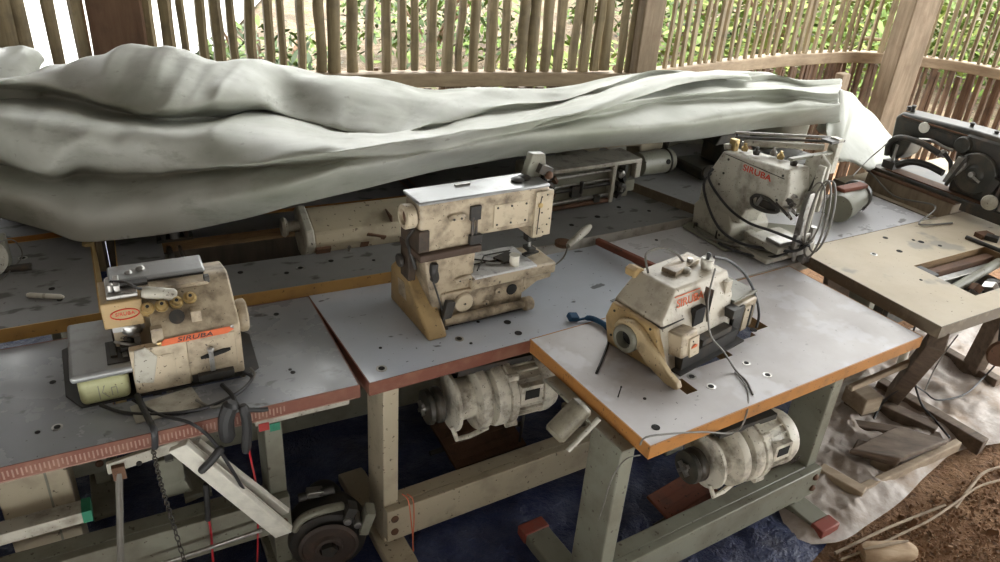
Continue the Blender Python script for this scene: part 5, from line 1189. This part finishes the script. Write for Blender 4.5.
# belt wheel and iron in the cutout of the right table
M = on(TE, .33, .09, 'cutout_linkage', 'greasy iron mechanism in the cutout of the stained cream table', 'mechanism')
mb = MB(); mb.bx(.0, .47, .20, .235, -.05, -.02, rust); mb.bx(.02, .46, .16, .19, -.055, -.035, steel); mb.bx(-.0, .05, .17, .25, -.03, -.006, greasy); mb.cyl((.06, .12, -.06), (.46, .17, -.03), .018, greygreen)
for i in range(9): mb.box((.1+.04*i, .06+.014*(i % 3), -.075+.012*(i % 4)), (.045, .03, .03), (greasy, darkiron, rust, steel)[i % 4], (.3*i, .4, .5*i))
mb.bx(.0, .47, -.0, .25, -.12, -.1, greasy); part(mb, 'linkage', M, bevel=.002)
mb = MB(); mb.lathe([(.03, 0), (.04, .01), (.03, .02)], (.30, .08, -.07), (0, -.4, 1), darkiron, 20); part(mb, 'wheel', M)
mb = MB(); a, b = at(966, 237, .797), at(1004, 252, .797); mb.tube([a, b], .009, greasy, 8); mb.box(at(984, 235, .80), (.07, .04, .02), rust, (0, 0, .4)); mb.box(at(992, 238, .80), (.04, .05, .02), greasy, (0, 0, .9)); tag(mb.build('loose_ironwork', bevel=.001), 'loose dark iron bar and rusty lump on the far corner of the cream table', 'ironwork')
# treadle wheel hanging below the right table
c = g(1000, 352, .42); M = thing('iron_pulley', 'dark round iron pulley hanging below the cream table', 'pulley', (c.x, c.y, c.z), R(20))
mb = MB(); mb.lathe([(.02, 0), (.055, .004), (.06, .015), (.055, .026), (.02, .03)], (0, 0, 0), (-.5, -1, .1), rust, 26); part(mb, 'disc', M)
mb = MB(); mb.cyl((0, 0, 0), (.03, .12, .30), .012, darkiron); part(mb, 'hanger', M)
c = g(905, 352, .4); mb = MB(); mb.tube([Vector((c.x, c.y, .33)), Vector((c.x, c.y, .42))], .016, white_plastic, 12); mb.tube([Vector((c.x, c.y, .42)), Vector((c.x+.01, c.y+.01, .75))], .004, cable_black, 6); tag(mb.build('white_sleeve'), 'white plastic sleeve on a wire hanging below the cream table', 'sleeve')
bc = 'black cables trailing below the cream table'
wire('black_cable', [g(918, 372, .4), g(905, 385, .3), g(885, 400, .12), g(874, 418, .06), g(873, 424, .05)], .005, cable_black, 'black cable end dropping onto the plastic sheet left of the dark foot beam', group=bc)
wire('black_cable', [g(915, 385, .25), g(922, 405, .12), g(935, 420, .10), g(943, 430, .09), g(950, 438, .08)], .0045, cable_black, 'black cable crossing the dark foot beam', group=bc)
wire('black_cable', [g(1010, 350, .4), g(998, 362, .2), g(985, 376, .09), g(965, 394, .08), g(938, 400, .08), g(925, 392, .12), g(916, 386, .25)], .004, cable_black, 'long black cable arching over the plastic sheet at the right border', group=bc)
wire('grey_wire', [g(958, 335, .45), g(945, 352, .3), g(934, 370, .15), g(925, 390, .08)], .003, cable_grey, 'grey wire hanging from the cream table onto the plastic sheet', 'wire')
# wooden frame, roller and plank on the ground
M = thing('ground_timbers', 'pale timbers laid as a frame on the ground right of the dusty front table', 'timbers', (0, 0, 0))
beam(g(818, 472, .05), g(862, 497, .04), .05, .07, palew, 'rail', M); beam(g(858, 492, .045), g(957, 445, .045), .03, .05, palew, 'rail', M); beam(g(840, 425, .04), g(940, 440, .05), .05, .05, brownw, 'rail', M)
M = thing('treadle_plank', 'dark weathered plank with a thick front edge resting on the wooden frame', 'plank', (0, 0, 0))
q = [g(850, 449, .13), g(901, 458, .13), g(949, 440, .10), g(898, 425, .12)]; mb = MB(); mb.hexa([p-Vector((0, 0, .025)) for p in q], q, brownw); part(mb, 'board', M, bevel=.006)
mb = MB(); mb.hexa([p-Vector((0, 0, .04)) for p in (g(853, 447, .11), g(900, 460, .11), g(905, 450, .11), g(858, 438, .11))], [g(853, 447, .11), g(900, 460, .11), g(905, 450, .11), g(858, 438, .11)], brownw); part(mb, 'front_edge', M, bevel=.008)
c = g(880, 462, .05); mb = MB(); mb.lathe([(.02, -.03), (.035, -.02), (.035, .02), (.02, .03)], (c.x, c.y, .05), (-.4, -1, 0), palew, 18); tag(mb.build('wooden_roller'), 'short wooden roller under the dark plank', 'roller')
c = g(862, 398, .12); M = thing('wood_block', 'grey wooden block on the plastic sheet behind the green stand leg', 'block', (c.x, c.y, .03), R(25)); mb = MB(); mb.box((0, 0, .09), (.10, .12, .08), palew); mb.bx(-.04, .04, -.05, .05, .0, .05, brownw); part(mb, 'block', M, bevel=.006)
beam(g(862, 400, .06), g(935, 433, .06), .06, .07, brownw, 'dark_timber'); o = bpy.data.objects['dark_timber']; tag(o, 'dark timber lying on the plastic sheet beside the grey block', 'timber')
# split log and sticks on the soil
barkp = wood('split_log_wood', (.40, .27, .16), (.62, .48, .33), 5, (1.5, 9, 9), .8, dirt=(.22, .13, .08), damt=.5)
M = thing('split_log', 'pale split piece of log on the soil at the bottom right', 'log', (0, 0, 0)); mb = MB(); rings = []
for i in range(9):
    f = i/8; c = g(862+f*52, 553-f*2, .03); r = .045*(1-.5*abs(f-.45)**1.5)*(1 if 0 < i < 8 else .8)
    rings.append([c+Vector((.1*r*math.sin(a*3+i), math.cos(a)*r*(1+.12*math.sin(a*2+i)), math.sin(a)*r*.75)) for a in (k*2*math.pi/12 for k in range(12))])
mb.loft(rings, barkp); part(mb, 'wood', M)
mb = MB(); mb.tube([g(864, 549, .065), g(885, 545, .07), g(908, 541, .062)], [.004, .007, .004], palew, 6); part(mb, 'splinter', M, 'pale splinter along the top')
sg = 'pale bamboo strips on the soil'
wire('bamboo_strip', [g(835, 553, .02), g(860, 541, .02), g(885, 529, .025), g(912, 518, .02), g(945, 505, .03)], .006, palew, 'upper pale bamboo strip curving over the soil', 'strip', group=sg)
wire('bamboo_strip', [g(840, 560, .02), g(880, 544, .02), g(905, 532, .02), g(930, 520, .03), g(955, 503, .03), g(980, 486, .03), g(1010, 478, .03)], .005, palew, 'lower pale bamboo strip reaching the right border', 'strip', group=sg)
wire('bamboo_strip', [g(955, 508, .02), g(970, 488, .03), g(985, 472, .03), g(1012, 464, .03)], .006, palew, 'short pale bamboo strip at the right border', 'strip', group=sg)
# stones and chips of the soil
pb = plain('soil_clod', (.25, .14, .075), .95); pc = plain('wood_chip', (.33, .215, .13), .9)
mb = MB(); r2 = random.Random(3)
for i in range(1700):
    px, py = r2.uniform(835, 1010), r2.uniform(440, 575)
    if (px-835)*.55+(py-560) < -10+r2.uniform(-8, 8): continue
    c = g(px, py, .006); s = r2.uniform(.0015, .0045)*(1 if r2.random() < .95 else 2.2); M_ = Matrix.Translation(c) @ Euler((r2.uniform(0, 3), r2.uniform(0, 3), r2.uniform(0, 3))).to_matrix().to_4x4()
    e = r2.uniform(1, 2.2); mb.bx(-s*e, s*e, -s, s, -s*.6, s*.6, pc if r2.random() < .4 else pb, M_)
o = mb.build('wood_chips', angle=20); tag(o, 'wood chips and clods strewn over the brown soil', 'litter', kind='stuff')

# red brown bar lying along the seam between the two white tables
a, b = at(597, 241, .772), at(662, 271, .785)
M = thing('wooden_bar', 'red brown bar on the seam between the white tables, near the pale lamp head', 'bar', (0, 0, 0))
beam(a, b, .022, .026, redrust, 'bar', M, bevel=.004)
# ================================================================ LIGHT
w = bpy.data.worlds.new('world'); scn.world = w; w.use_nodes = True
bg = w.node_tree.nodes['Background']; bg.inputs[0].default_value = (.95, .96, .94, 1); bg.inputs[1].default_value = 6.0
sd = bpy.data.lights.new('sun', 'SUN'); sd.energy = 6; sd.angle = R(3); sd.color = (1, .96, .86)
so = bpy.data.objects.new('sun', sd); COL.objects.link(so); so.rotation_euler = (R(28), R(14), 0)
vs = scn.view_settings; vs.view_transform = 'Standard'; vs.look = 'None'; vs.gamma = 1; vs.use_curve_mapping = False
vs.exposure = .58
